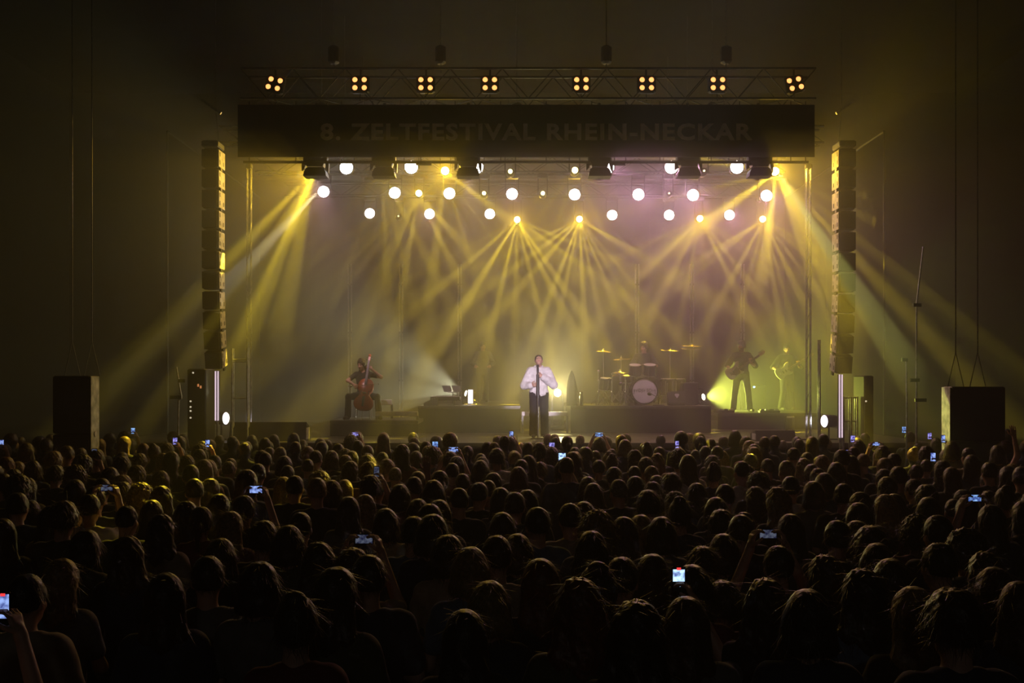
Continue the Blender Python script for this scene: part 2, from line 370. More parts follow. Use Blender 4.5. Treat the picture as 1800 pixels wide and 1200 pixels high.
def text_mesh(name, body, width, height, mtl, parent, loc, rot, bold=.0, ext=.004, split=False):
    cu = bpy.data.curves.new(name, 'FONT'); cu.body = body; cu.size = 1; cu.extrude = ext; cu.offset = bold; cu.align_x = 'CENTER'; cu.space_character = 1.12; cu.resolution_u = 3
    o = bpy.data.objects.new('tmp_text', cu); C.objects.link(o)
    bpy.context.view_layer.update()
    dg = bpy.context.evaluated_depsgraph_get(); me = bpy.data.meshes.new_from_object(o.evaluated_get(dg)); bpy.data.objects.remove(o)
    co = np.array([v.co for v in me.vertices]); lo, hi = co.min(0), co.max(0)
    sx = width/(hi[0]-lo[0]); sy = height/(hi[1]-lo[1]); mid = (lo+hi)/2
    for v in me.vertices: v.co = ((v.co.x-mid[0])*sx, (v.co.y-mid[1])*sy, v.co.z)
    me.materials.clear(); me.materials.append(mtl)
    if split:
        co = np.array([v.co for v in me.vertices]); par = list(range(len(co)))
        def find(a):
            while par[a] != a: par[a] = par[par[a]]; a = par[a]
            return a
        for e in me.edges: par[find(e.vertices[0])] = find(e.vertices[1])
        root = np.array([find(a) for a in range(len(co))]); iv = sorted((co[root == r_, 0].min(), co[root == r_, 0].max(), r_) for r_ in set(root)); gl = []
        for a, b, r_ in iv:
            if gl and a < gl[-1][1]-1e-4: gl[-1][1] = max(gl[-1][1], b); gl[-1][2].append(r_)
            else: gl.append([a, b, [r_]])
        for a, b, rr in gl:
            keep = np.isin(root, rr); new = -np.ones(len(co), int); new[keep] = np.arange(keep.sum())
            fs = [[int(new[i]) for i in p.vertices] for p in me.polygons if keep[p.vertices[0]]]
            m2 = bpy.data.meshes.new('letter'); m2.from_pydata(co[keep].tolist(), [], fs); m2.materials.append(mtl)
            r = link('letter', m2, parent); r.location = loc; r.rotation_euler = rot
        return
    r = link(name, me, parent); r.location = loc; r.rotation_euler = rot; return r
tc_ = at(943, 231.5, YF-.14)
text_mesh('lettering', '8. ZELTFESTIVAL RHEIN-NECKAR', 760/F*(YF-.14), 30/F*(YF-.14), M_LETTER, ban,
          (tc_.x-(bx0+bx1)/2, -.016, tc_.z-(bz0+bz1)/2), (PI/2,0,0), .03, split=True)

# ------------------------------------------------------------------ lighting fixtures
wl_r = .137
lens = MB().lathe([(.118,-.012),(.118,-.03)], axis=(0,1,0), n=24)
for i in range(20):
    a = 2*PI*i/20; lens.lathe([(.004,-.034),(.016,-.03),(.019,-.012)], (math.cos(a)*.119,0,math.sin(a)*.119), (0,1,0), 8)
lens = lens.mesh('lens', M_LENS)
house = MB().lathe([(.05,.26),(.11,.24),(.142,.1),(.142,-.008),(.13,-.008)], axis=(0,1,0), n=24).mesh('housing', M_BLACK, True)
def fixture_hang(t_, ztop, base_h=.12):
    MB().bbox((0,0,ztop-base_h/2),(.2,.2,base_h),.02).build('base', M_BLACK, t_)
ROWN = ['front', 'middle', 'rear']
for r, (row, Y) in enumerate(zip(WASH, (YA, YB, YC))):
    for i, (x, y) in enumerate(row):
        p = at(x, y, Y)
        hid = {2:', half hidden', 3:', half hidden'}.get(i, '') if r == 0 else ''
        t_ = thing('wash_light', f'round glowing white wash light, {ORD[i]} from the left in the {ROWN[r]} row{hid}', 'stage light', p, 0, 'round white wash lights')
        link('housing', house, t_); link('lens', lens, t_)
        zt_ = ZT+.1-p.z
        for s_ in (-1, 1): MB().box((s_*.155,.08,(zt_-.1)/2+.0),(.02,.06,max(.08,zt_-.08))).build('yoke_arm', M_BLACK, t_)
        MB().bbox((0,.08,zt_-.06),(.33,.16,.1),.02).build('base', M_BLACK, t_)
head = MB().lathe([(.04,.2),(.085,.17),(.09,0),(.07,-.1),(.066,-.1)], axis=(0,1,0), n=18).mesh('head', M_BLACK, True)
for r, (row, Y) in enumerate(zip(BEAM, (YA, YB, YC))):
    for i, (x, y, s_, d) in enumerate(row):
        p = at(x, y, Y)
        how = 'tiny pale' if s_ < .1 else ('small yellow' if s_ < .6 else 'bright yellow')
        t_ = thing('beam_light', f'{how} moving-head beam light, {ORD[i]} from the left on the {ROWN[r]} light truss', 'stage light', p, 0, 'yellow beam lights')
        hd = link('head', head, t_)
        rr = .02 if s_ < .1 else .034+.024*min(s_, 2)
        q = V(0, -.11, 0)
        le = MB().lathe([(rr*.5,-.035),(rr,-.015),(rr,.02)], q, (0,1,0), 16).build('lens', M_YDIM if s_ < .1 else M_YLENS, t_)
        zt_ = ZT+.1-p.z
        for k_ in (-1, 1): MB().box((k_*.11,.05,(zt_-.1)/2),(.025,.06,max(.1,zt_-.06))).build('yoke_arm', M_BLACK, t_)
        MB().bbox((0,.05,zt_-.06),(.26,.2,.12),.02).build('base', M_BLACK, t_)
# six black fixtures under the front pipe, seen from behind
for i, x in enumerate(FRONT):
    p = at(x, 302, YF+.05); q = lambda dx, dy: ((dx)/F*YF, -(dy)/F*YF)
    t_ = thing('front_fixture', f'black hooded spotlight hanging under the banner, {ORD[i]} from the left', 'stage light', p, 0, 'black hooded spotlights under the banner')
    pts = [q(-20,9), q(-19,2), q(-16,-4), q(-12,-6), q(12,-6), q(16,-4), q(19,2), q(20,9)]
    MB().prism(pts, -.12, .2).build('hood', M_BLACK, t_)
    pts2 = [q(-14,-8), q(-17,-18), q(17,-18), q(14,-8)]
    MB().prism(pts2, -.1, .12).build('body', M_BLACK, t_)
    for s_ in (-1, 1):
        MB().prism([q(s_*17,-18), q(s_*24,-18), q(s_*(23 if s_ > 0 else 24),2 if s_ > 0 else -2), q(s_*19,-6)], -.05, .05).build('yoke_arm', M_BLACK, t_)
        MB().box((s_*.16, 0, .065),(.09,.03,.012), Matrix.Rotation(s_*.5, 3, 'Y')).build('bracket', M_CHROME, t_)
    MB().bbox((0, 0, .27),(.46,.22,.2),.03).build('base', M_BLACK, t_)
    MB().cyl((0,0,.3),(0,.1,zb-p.z),.03,n=8).build('clamp', M_BLACK, t_)
    le = MB().lathe([(.05,.205),(.1,.2)], (0,0,-.03), (0,1,0), 16).build('lens', M_PALE, t_)
# amber blinders: two by two cells
for i, (x, rz_) in enumerate(((482,.22),(632,0),(748,0),(861,0),(1022,0),(1137,0),(1262,0),(1398,-.22))):
    p = at(x, 147, YF-.12)
    t_ = thing('blinder', f'four-cell amber blinder lamp, {ORD[i]} from the left above the banner', 'stage light', p, 0, 'four-cell amber blinders')
    R = Matrix.Rotation(rz_*.9, 3, 'Y')
    hb = MB().bbox((0,.08,0),(.36,.14,.34),.03,R).build('housing', M_BLACK, t_)
    for a in (-1, 1):
        for b in (-1, 1):
            c_ = R@V(a*.09+b*rz_*.06, 0, b*.077)
            MB().lathe([(.018,-.02),(.044,-.012),(.05,.015)], c_, (0,1,0), 16).build('lamp_cell', M_AMBER, t_)
            MB().lathe([(.052,.02),(.052,-.015),(.062,-.015),(.062,.02)], c_, (0,1,0), 16, cap=False).build('cell_rim', M_BLACK, t_)
    MB().cyl((0,.12,.12),(0,.12,.3),.02,n=8).build('clamp', M_BLACK, t_)
    MB().cyl((-.2,.06,-.32),(.2,.06,-.32),.006,n=5).build('safety_bar', M_ALU, t_)
    MB().cyl((0,.06,-.32),(0,.1,-.15),.01,n=5).build('bar_stem', M_BLACK, t_)
# small point lights that hang free
for o in []: pass

# ------------------------------------------------------------------ hanging line arrays
def line_array(side, label, x_top, y0, y1):
    Yf = 19.5; n = 11
    s_ = -1 if side == 'l' else 1
    p = at(x_top, y0, Yf)
    t_ = thing('line_array', label, 'loudspeaker', p)
    wdt, dep = .32, .46
    hcab = (y1-y0)/F*Yf/n
    z = -.14; y = 0; ang = 0; xin = 0
    MB().bbox((s_*wdt/2, dep/2, -.06),(wdt, dep, .12),.02).build('fly_frame', M_ALUD, t_)
    pos = V(0, 0, z)
    for i in range(n):
        ang = 0 if i < 5 else (i-4)**1.55*.0135
        R = Matrix.Rotation(ang, 3, 'X')
        c_ = pos+R@V(s_*wdt/2, dep/2, -hcab/2)
        cabm = MB().bbox(c_, (wdt, dep*(1-.02*i), hcab-.035), .03, R).build('cabinet', M_BLACK, t_)
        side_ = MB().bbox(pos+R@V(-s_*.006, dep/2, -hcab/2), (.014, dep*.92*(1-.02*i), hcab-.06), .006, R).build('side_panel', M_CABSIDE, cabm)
        for yy, zz in ((.1,.28),(.1,.68),(.33,.68)):
            MB().box(pos+R@V(-s_*.012, yy, -hcab*zz), (.012, .035, hcab*.2), R).build('handle_slot', M_BLACK, cabm)
        MB().box(pos+R@V(s_*wdt/2, -.004, -hcab/2), (wdt*.9, .012, hcab-.07), R).build('grille', M_GRILLE, cabm)
        pos = pos+R@V(0, 0, -hcab)
        MB().box(pos+R@V(-s_*.0,.2,.0),(.03,.1,.07),R).build('rigging_link', M_BLACK, t_)
    sb = s_*-.22
    MB().cyl((s_*.04,.2,0),(s_*.1,.2,.62),.008,n=6).build('sling', M_WIRE, t_)
    MB().box((s_*.17,.2,.68),(.42,.05,.05), Matrix.Rotation(-s_*.62, 3, 'Y')).build('spreader_bar', M_ALU, t_)
    MB().cyl((s_*.1,.2,.62),(s_*.1,.2,roof_z(p.x,Yf)-p.z),.01,n=6).build('chain', M_WIRE, t_)
    return t_
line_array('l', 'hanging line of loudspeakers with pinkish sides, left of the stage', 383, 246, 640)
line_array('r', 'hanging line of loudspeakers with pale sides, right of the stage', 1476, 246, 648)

# roof masts of the stage left and right
for x, y0, lab in ((438,288,'slim lattice mast inside the left hanging loudspeakers'),(1421,288,'slim lattice mast inside the right hanging loudspeakers')):
    p = at(x, 700, 20.9); h = at(x, y0, 20.9).z-SZ
    t_ = thing('mast', lab, 'mast', (p.x, 20.9, SZ))
    for a in (-.04, .04):
        for b in (-.04, .04): MB().cyl((a,b,.03),(a,b,h),.009,n=6).build('tube', M_ALU, t_)
    bm_ = MB().cyl((-.04,-.04,-.1),(.04,-.04,.1),.006,n=5).mesh('brace', M_ALU)
    for i in range(int(h/.2)):
        o = link('brace', bm_, t_); o.location = (0, 0, .14+i*.2)
        if i % 2: o.rotation_euler = (0, 0, PI/2)
    MB().bbox((0,0,.015),(.5,.5,.03),.01).build('base_plate', M_BLACK, t_)
    MB().bbox((0,0,h-.05),(.13,.13,.1),.02).build('head_block', M_ALUD, t_)

# ------------------------------------------------------------------ speaker stacks at the far sides
def stack(label, xi, xo, ytop, Y, s_, cabs=3, cable_px=()):
    p = at(xi, ytop, Y); H = p.z; wd = abs(xo-xi)/F*Y; dep = .34
    t_ = thing('speaker_stack', label, 'loudspeaker', (p.x, Y, 0))
    for i in range(cabs):
        z0, z1 = H*i/cabs, H*(i+1)/cabs
        c_ = MB().bbox((s_*wd/2, dep/2, (z0+z1)/2),(wd, dep, z1-z0-.008),.02).build('cabinet', M_BLACK, t_)
        MB().box((s_*wd/2,-.006,(z0+z1)/2),(wd*.93,.02,(z1-z0)*.9)).build('grille', M_GRILLE, c_)
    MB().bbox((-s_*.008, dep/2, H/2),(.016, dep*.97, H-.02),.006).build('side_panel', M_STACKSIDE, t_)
    MB().lathe([(.05,0),(.05,.012)], (-s_*.016, dep/2, H*.665), (-s_,0,0), 12).build('badge', M_PALE, t_)
    for cx_ in cable_px:
        xx = (cx_-CX)/F*Y-p.x; zr = roof_z(p.x+xx, Y)
        MB().cyl((xx,.17,H+.55),(xx,.17,zr),.009,n=5).build('hoist_wire', M_WIRE, t_)
        for a in (-.13, .13): MB().cyl((xx+a,.17,H-.01),(xx,.17,H+.55),.007,n=5).build('bridle', M_WIRE, t_)
    return t_
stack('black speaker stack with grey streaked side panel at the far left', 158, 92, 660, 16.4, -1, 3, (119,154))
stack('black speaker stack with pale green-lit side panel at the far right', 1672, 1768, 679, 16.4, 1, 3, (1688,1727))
# small caged posts standing on the right stack front
# side floor lamps, LED tube pairs
for x, y, s_, lab in ((397,735,1,'round white side lamp at the left stage edge, facing inwards'),(1449,740,-1,'round white side lamp at the right stage edge, facing inwards')):
    p = at(x, y, 20.9)
    t_ = thing('side_lamp', lab, 'stage light', (p.x, 20.9, SZ))
    z = p.z-SZ
    a = V(s_, -.3, 0).normalized()
    MB().lathe([(.06,-.3),(.12,-.26),(.135,0)], (0,0,z), a, 20).build('housing', M_BLACK, t_, True)
    MB().lathe([(.125,.0),(.115,.012),(.03,.02)], (0,0,z), a, 20).build('lens', M_SIDE_L, t_)
    MB().cyl((-s_*.1,.03,.02),(-s_*.1,.03,z-.1),.02).build('post', M_BLACK, t_)
    MB().bbox((-s_*.1,.03,.012),(.3,.3,.024),.01).build('base_plate', M_BLACK, t_)
for x, y0, y1, lab in ((381,652,739,'pair of upright white light tubes left of the stage'),(1478,658,769,'pair of upright white light tubes right of the stage')):
    Y = 18.9; p = at(x, y1, Y); h = (y1-y0)/F*Y
    t_ = thing('light_tube_pair', lab, 'stage light', (p.x, Y, 0))
    for a in (-.024, .024): MB().cyl((a,0,p.z),(a,0,p.z+h),.014,n=8).build('tube', M_TUBE, t_)
    MB().box((0,.03,p.z+h/2),(.1,.03,h)).build('backing', M_BLACK, t_)
    MB().cyl((0,.04,.02),(0,.04,p.z+.1),.02).build('stand', M_ALU, t_)
    MB().bbox((0,.04,.012),(.4,.4,.024),.01).build('base_plate', M_BLACK, t_)

# scaffold frames and tall stands in the wings
def scaffold(label, xs, ytop, Y, zfoot, bars):
    xs = [(x-CX)/F*Y for x in xs]; top = at(0, ytop, Y).z
    t_ = thing('scaffold', label, 'scaffold', (xs[0], Y, zfoot))
    for x in xs:
        for dy in (0, .1): MB().cyl((x-xs[0],dy,0),(x-xs[0],dy,top-zfoot),.018,n=7).build('upright', M_ALU, t_)
    for yb in bars:
        z = at(0, yb, Y).z-zfoot; MB().cyl((0,0,z),(xs[-1]-xs[0],0,z),.014,n=7).build('crossbar', M_ALU, t_)
    return t_
scaffold('scaffold frame with a crossbar at the left stage edge', (408,435), 612, 20.3, SZ, (632,636,700))
scaffold('single tall scaffold post pair at the right stage edge', (1441,), 597, 20.4, SZ, (660,))
scaffold('low scaffold frame just right of the white light tubes', (1483,1496,1507), 697, 19.2, 0, (699,740))
def tall_stand(label, pts, Y, extra=()):
    P = [at(x, y, Y) for x, y in pts]; b = P[0]
    t_ = thing('tall_stand', label, 'stand', (b.x, Y, 0))
    L = [p-V(b.x, Y, 0) for p in P]
    MB().cyl((0,0,0.02), L[0], .022, n=8).build('post', M_ALU, t_)
    for a, c_ in zip(L[:-1], L[1:]): MB().cyl(a, c_, .016, n=8).build('pole', M_ALU, t_)
    for a in range(3):
        an = a*2*PI/3+.4; MB().cyl((math.cos(an)*.45,math.sin(an)*.45,.02),(0,0,.5),.013,n=6).build('leg', M_ALUD, t_)
    for x, y, ww in extra:
        q = at(x, y, Y)-V(b.x, Y, 0); MB().box(q, (ww,.05,.06)).build('clamp', M_ALUD, t_)
    return t_
tall_stand('tall stand with a bent top pole left of the scaffold', [(313,755),(314,703),(319,700),(310,645)], 18.4, [(320,669,.12),(309,698,.2)])
tall_stand('very tall stand with a slanting top pole, right of the stage', [(1611,760),(1611,536),(1623,434)], 18.2, [(1612,536,.14),(1618,703,.2),(1608,668,.16)])
tall_stand('thin dark post pole left of the very tall stand', [(1594,770),(1594,690),(1593,632)], 18.3, [(1590,632,.1)])
# equipment rack with small lamps
for x0, x1, y0, Y, lab in ((329,362,648,18.95,'black equipment rack with small amber and white lamps, left wing'),(1519,1536,660,18.95,'narrow black equipment rack in the right wing')):
    a, b = (x0-CX)/F*Y, (x1-CX)/F*Y; top = at(0,y0,Y).z
    t_ = thing('equipment_rack', lab, 'rack', ((a+b)/2, Y+.3, 0))
    MB().bbox((0,0,top/2),(b-a,.6,top),.02).build('case', M_BLACK, t_)
    for i, (fx, fy, col) in enumerate(((.3,655,'w'),(.6,677,'a'),(.75,680,'a'),(.15,705,'w'),(.15,715,'w'),(.15,722,'w'),(.15,734,'w'))):
        if x0 > 1000 and i not in (3,): continue
        z = at(0, fy, Y).z
        MB().bbox(((fx-.5)*(b-a)*.9,-.305,z),(.03,.02,.05 if col == 'a' else .03),.005).build('indicator_lamp', mat('rack_amber_lit',(1,.5,.2),emit=.5,ecol=(1,.35,.12),var=0) if col == 'a' else mat('rack_white_lit',(1,.9,.7),emit=.6,ecol=(1,.85,.6),var=0), t_)
    for z in (.5,1.1,1.7): MB().box((0,-.302,z),((b-a)*.85,.01,.3)).build('faceplate', M_GRILLE, t_)

# ------------------------------------------------------------------ figures: distance-field modelling
def _norm(a): return a/np.linalg.norm(a)
class Field:
    """union of soft capsules and ellipsoids, meshed into one continuous surface"""
    def __init__(s, h, k=.03): s.h = h; s.k = k; s.p = []
    def cap(s, a, b, ra, rb=None, k=None): s.p.append(('c', np.array(a, float), np.array(b, float), ra, ra if rb is None else rb, k or s.k)); return s
    def ell(s, c, r, R=None, k=None): s.p.append(('e', np.array(c, float), np.array(r, float), np.eye(3) if R is None else np.array(R, float), None, k or s.k)); return s
    def sub(s, c, r, R=None, k=.01): s.p.append(('s', np.array(c, float), np.array(r, float), np.eye(3) if R is None else np.array(R, float), None, k)); return s
    def cut(s, p, n): s.p.append(('x', np.array(p, float), _norm(np.array(n, float)))); return s
    def mesh(s, name, mats, noise=0, nscale=20, pick=None, smooth_it=0):
        h = s.h; lo, hi = [], []
        for q in s.p:
            if q[0] == 'c':
                r = max(q[3], q[4]); lo += [q[1]-r, q[2]-r]; hi += [q[1]+r, q[2]+r]
            elif q[0] == 'e': r = q[2].max(); lo.append(q[1]-r); hi.append(q[1]+r)
        lo = np.min(lo, 0)-3*h-noise; hi = np.max(hi, 0)+3*h+noise
        n = np.ceil((hi-lo)/h).astype(int)+1
        ax = [lo[i]+h*np.arange(n[i]) for i in range(3)]
        v = np.full(n, .3, np.float32)
        def sub(b0, b1):
            i0 = np.clip(np.floor((b0-lo)/h).astype(int), 0, n-1); i1 = np.clip(np.ceil((b1-lo)/h).astype(int)+1, 1, n)
            sl = tuple(slice(a, b) for a, b in zip(i0, i1))
            X, Y, Z = np.meshgrid(ax[0][sl[0]], ax[1][sl[1]], ax[2][sl[2]], indexing='ij')
            return sl, np.stack((X, Y, Z), -1)
        for q in s.p:
            if q[0] == 'c':
                a, b, ra, rb, k = q[1:]; pad = max(ra, rb)+k+2*h
                sl, P = sub(np.minimum(a, b)-pad, np.maximum(a, b)+pad)
                ba = b-a; L2 = max(ba@ba, 1e-9); t_ = np.clip((P-a)@ba/L2, 0, 1)
                d = np.linalg.norm(P-a-t_[..., None]*ba, axis=-1)-(ra+(rb-ra)*t_)
            elif q[0] in 'es':
                c, r, R, _, k = q[1:]; pad = r.max()+k+2*h
                sl, P = sub(c-pad, c+pad); L = (P-c)@R
                k0 = np.linalg.norm(L/r, axis=-1); k1 = np.linalg.norm(L/(r*r), axis=-1)+1e-9; d = k0*(k0-1)/k1
            else:
                sl, P = sub(lo, hi); d = (P-q[1])@q[2]; v[sl] = np.maximum(v[sl], d); continue
            o = v[sl]
            if q[0] == 's':
                d = -d; hh = np.clip(.5-.5*(o-d)/k, 0, 1); v[sl] = o*(1-hh)+d*hh+k*hh*(1-hh)
            else:
                hh = np.clip(.5+.5*(o-d)/k, 0, 1); v[sl] = o*(1-hh)+d*hh-k*hh*(1-hh)
        if noise:
            X, Y, Z = np.meshgrid(*ax, indexing='ij'); f = nscale
            v += noise*(np.sin(X*f+2*np.sin(Z*f*.7))*np.sin(Y*f*1.1+1.3)*np.cos(Z*f*.6+X*f*.5)+.5*np.sin(X*f*2.1+Z*f*1.7)*np.sin(Y*f*2.3))
        # surface nets
        ins = v < 0
        c8 = np.zeros(n-1, np.int8)
        for dx in (0, 1):
            for dy in (0, 1):
                for dz in (0, 1): c8 += ins[dx:n[0]-1+dx, dy:n[1]-1+dy, dz:n[2]-1+dz]
        act = (c8 > 0) & (c8 < 8); idx = np.full(n-1, -1, np.int64); cells = np.argwhere(act); idx[act] = np.arange(len(cells))
        acc = np.zeros((len(cells), 3)); cnt = np.zeros(len(cells))
        corners = [(a, b, c) for a in (0, 1) for b in (0, 1) for c in (0, 1)]
        for A in corners:
            for axn in range(3):
                if A[axn]: continue
                B = list(A); B[axn] = 1
                va = v[cells[:,0]+A[0], cells[:,1]+A[1], cells[:,2]+A[2]]; vb = v[cells[:,0]+B[0], cells[:,1]+B[1], cells[:,2]+B[2]]
                m = (va < 0) != (vb < 0); t_ = np.where(m, va/np.where(m, va-vb, 1), 0)
                pt = np.array(A, float)[None].repeat(len(cells), 0); pt[:, axn] += t_
                acc[m] += pt[m]; cnt[m] += 1
        co = lo+h*(cells+acc/cnt[:, None])
        quads = []
        for axn in range(3):
            u, w_ = (axn+1) % 3, (axn+2) % 3
            s0 = [slice(None)]*3; s1 = [slice(None)]*3; s0[axn] = slice(0, -1); s1[axn] = slice(1, None)
            a, b = ins[tuple(s0)], ins[tuple(s1)]
            e = np.argwhere(a != b)
            e = e[(e[:, u] > 0) & (e[:, w_] > 0) & (e[:, u] < n[u]-1) & (e[:, w_] < n[w_]-1)]
            if not len(e): continue
            fl = a[e[:,0], e[:,1], e[:,2]]
            def cell(du, dw):
                c = e.copy(); c[:, u] -= du; c[:, w_] -= dw; return idx[c[:,0], c[:,1], c[:,2]]
            q4 = np.stack((cell(1,1), cell(0,1), cell(0,0), cell(1,0)), 1); q4[~fl] = q4[~fl][:, ::-1]
            quads.append(q4)
        fq = np.concatenate(quads); fq = fq[(fq >= 0).all(1)]
        for _ in range(smooth_it):
            sm = np.zeros_like(co); ct = np.zeros(len(co))
            for i in range(4):
                np.add.at(sm, fq[:, i], co[fq[:, (i+1) % 4]]); np.add.at(ct, fq[:, i], 1)
            co = .5*co+.5*sm/np.maximum(ct, 1)[:, None]
        s.co, s.fq = co, fq
        return mesh_np(name, co, fq, mats, pick)
def mesh_np(name, co, fq, mats, pick=None, smooth=True):
    me = bpy.data.meshes.new(name); me.vertices.add(len(co)); me.vertices.foreach_set('co', np.asarray(co, np.float32).ravel())
    nv = fq.shape[1]; me.loops.add(fq.size); me.loops.foreach_set('vertex_index', fq.astype(np.int32).ravel())
    me.polygons.add(len(fq)); me.polygons.foreach_set('loop_start', np.arange(0, fq.size, nv, dtype=np.int32))
    try: me.polygons.foreach_set('loop_total', np.full(len(fq), nv, np.int32))
    except Exception: pass
    me.polygons.foreach_set('use_smooth', np.full(len(fq), smooth))
    for m in (mats if isinstance(mats, (list, tuple)) else [mats]): me.materials.append(m)
    if pick is not None: me.polygons.foreach_set('material_index', pick(co[fq].mean(1)).astype(np.int32))
    me.update(calc_edges=True); return me
A3 = lambda *a: np.array(a, float)
def frame(fwd, up):
    f = _norm(np.array(fwd, float)); u = np.array(up, float); u = _norm(u-f*(u@f)); r = np.cross(f, u)
    return np.stack((r, f, u), 1)                    # columns: right, forward, up
class Pose:
    """joints of a 1.75 m figure that faces +y; change what the pose needs"""
    def __init__(s, **kw):
        s.pelvis = A3(0,0,.95); s.neck = A3(0,-.01,1.475); s.head = A3(0,.015,1.64); s.hf = A3(0,1,0); s.hu = A3(0,0,1); s.build = 1.0
        for k_, sg in (('r', 1), ('l', -1)):
            setattr(s, 'sh_'+k_, A3(sg*.175,-.01,1.395)); setattr(s, 'el_'+k_, A3(sg*.23,-.03,1.14)); setattr(s, 'wr_'+k_, A3(sg*.22,.09,.92))
            setattr(s, 'hd_'+k_, A3(0,.25,-1)); setattr(s, 'pn_'+k_, A3(-sg,0,0)); setattr(s, 'curl_'+k_, .5)
            setattr(s, 'hip_'+k_, A3(sg*.09,0,.92)); setattr(s, 'kn_'+k_, A3(sg*.1,.02,.5)); setattr(s, 'an_'+k_, A3(sg*.1,-.02,.085)); setattr(s, 'toe_'+k_, A3(sg*.12,.15,.04))
        for k_, v_ in kw.items(): setattr(s, k_, np.array(v_, float) if isinstance(v_, (tuple, list)) else v_)
        s.torso()
    def torso(s):
        u = _norm(s.neck-s.pelvis); x = _norm(s.sh_r-s.sh_l); f = _norm(np.cross(u, x)); x = np.cross(f, u); s.TR = np.stack((x, f, u), 1); s.TL = np.linalg.norm(s.neck-s.pelvis)
    def tp(s, x, y, z): return s.pelvis+s.TR@A3(x, y, z*s.TL/.525)
def add_torso(F_, P, inf=0, b=1.0, low=True):
    if low: F_.ell(P.pelvis+A3(0,-.01,0), A3(.165*b,.115*b,.13)+inf, P.TR)
    F_.ell(P.tp(0,.0,.15), A3(.14*b,.1*b,.17)+inf, P.TR)
    F_.ell(P.tp(0,-.005,.33), A3(.17*b,.115*b,.19)+inf, P.TR)
    F_.cap(P.sh_r*.9+P.sh_l*.1, P.sh_l*.9+P.sh_r*.1, .056+inf)
    F_.cap(P.tp(.045,-.005,.485), P.tp(-.045,-.005,.485), .045+inf*.6)
def add_arm(F_, P, s, inf=0, upto=1.0, b=1.0, start=.0):
    sh, el, wr = (getattr(P, j+s) for j in ('sh_', 'el_', 'wr_'))
    F_.cap(sh, el if upto >= .5 else sh+(el-sh)*upto*2, .052*b+inf, (.042 if upto >= .5 else .046)*b+inf)
    if upto > .5: F_.cap(el, el+(wr-el)*(upto-.5)*2, .042*b+inf, .03*b+inf*1.1)
def add_leg(F_, P, s, inf=0, b=1.0, flare=0):
    hip, kn, an = (getattr(P, j+s) for j in ('hip_', 'kn_', 'an_'))
    F_.cap(hip, kn, .085*b+inf, .056*b+inf); F_.cap(kn, an, .056*b+inf, .04*b+inf+flare)
def add_hand(F_, P, s, r=.0085):
    wr, d, pn, cu = (getattr(P, j+s) for j in ('wr_', 'hd_', 'pn_', 'curl_'))
    sg = 1 if s == 'r' else -1
    d = _norm(d); pn = _norm(pn-d*(pn@d)); side = np.cross(d, pn)*sg      # side: towards the thumb
    F_.cap(wr, wr+d*.03, .027, .026, .012)
    for o in (-.03, -.01, .01, .03): F_.cap(wr+d*.02+side*o*.6, wr+d*.085+side*o, .014, .0125, .012)
    for o, L in ((-.034, .062), (-.0115, .078), (.0115, .085), (.034, .076)):
        a = wr+d*.088+side*o; an = cu*.5
        dirs = []
        p_ = a
        for seg, fr in ((.45, .6), (.32, 1.5), (.26, 2.3)):
            th = cu*fr; dd = d*math.cos(th)+pn*math.sin(th)+side*o*.8; q = p_+_norm(dd)*L*seg; F_.cap(p_, q, r*1.05, r*.95, .004); p_ = q
    b0 = wr+d*.03+side*.03; b1 = b0+_norm(d*.55+side*.75+pn*.35)*.045; b2 = b1+_norm(d*.9+side*.15+pn*(.2+cu*.6))*.04
    F_.cap(b0, b1, .014, .012, .008); F_.cap(b1, b2, .0115, .0095, .004)
def add_head(F_, P, face=True, neck=True):
    R = frame(P.hf, P.hu); q = lambda x, y, z: P.head+R@A3(x, y, z)
    if neck: F_.cap(P.neck+A3(0,0,-.03), q(0,-.02,-.06), .058, .052)
    F_.ell(q(0,-.012,.012), (.076,.096,.1), R); F_.ell(q(0,.028,-.045), (.06,.07,.085), R); F_.ell(q(0,.042,-.098), (.042,.046,.034), R, .025)
    F_.cap(q(-.035,.082,.016), q(.035,.082,.016), .012, .012, .02)
    F_.cap(q(0,.094,.0), q(0,.116,-.042), .0085, .0125, .012); F_.cap(q(-.013,.1,-.045), q(.013,.1,-.045), .009, .009, .01)
    for sg in (-1, 1): F_.ell(q(sg*.078,-.012,-.025), (.011,.024,.034), R, .01)
    if face:
        for sg in (-1, 1): F_.sub(q(sg*.031,.105,-.008), (.019,.018,.013), R, .012)
        for sg in (-1, 1): F_.ell(q(sg*.031,.077,-.008), (.0135,.0135,.0125), R, .004); F_.ell(q(sg*.042,.062,-.045), (.02,.022,.02), R, .02)
        F_.cap(q(-.018,.092,-.074), q(.018,.092,-.074), .0075, .0075, .006); F_.cap(q(-.015,.09,-.088), q(.015,.09,-.088), .008, .008, .006)
        F_.ell(q(0,.078,-.115), (.02,.018,.016), R, .012)
def head_pick(P, beard=False, mouth_open=False):
    R = frame(P.hf, P.hu)
    def pick(c):
        L = (c-P.head)@R; m = np.zeros(len(c)); x, y, z = L[:,0], L[:,1], L[:,2]; ax = np.abs(x)
        near = np.linalg.norm(L, axis=1) < .2
        if beard: m[near & (y > -.005) & (z < -.045) & ((z < -.06) | (ax > .03)) & (z > -.15)] = 3
        m[near & (y > .08) & (np.abs(ax-.031) < .011) & (np.abs(z+.008) < .008)] = 1
        m[near & (y > .07) & (np.abs(ax-.033) < .02) & (np.abs(z-.024) < .006)] = 3
        m[near & (y > .08) & (ax < .022) & (z < -.066) & (z > -.097)] = 2
        return m
    return pick
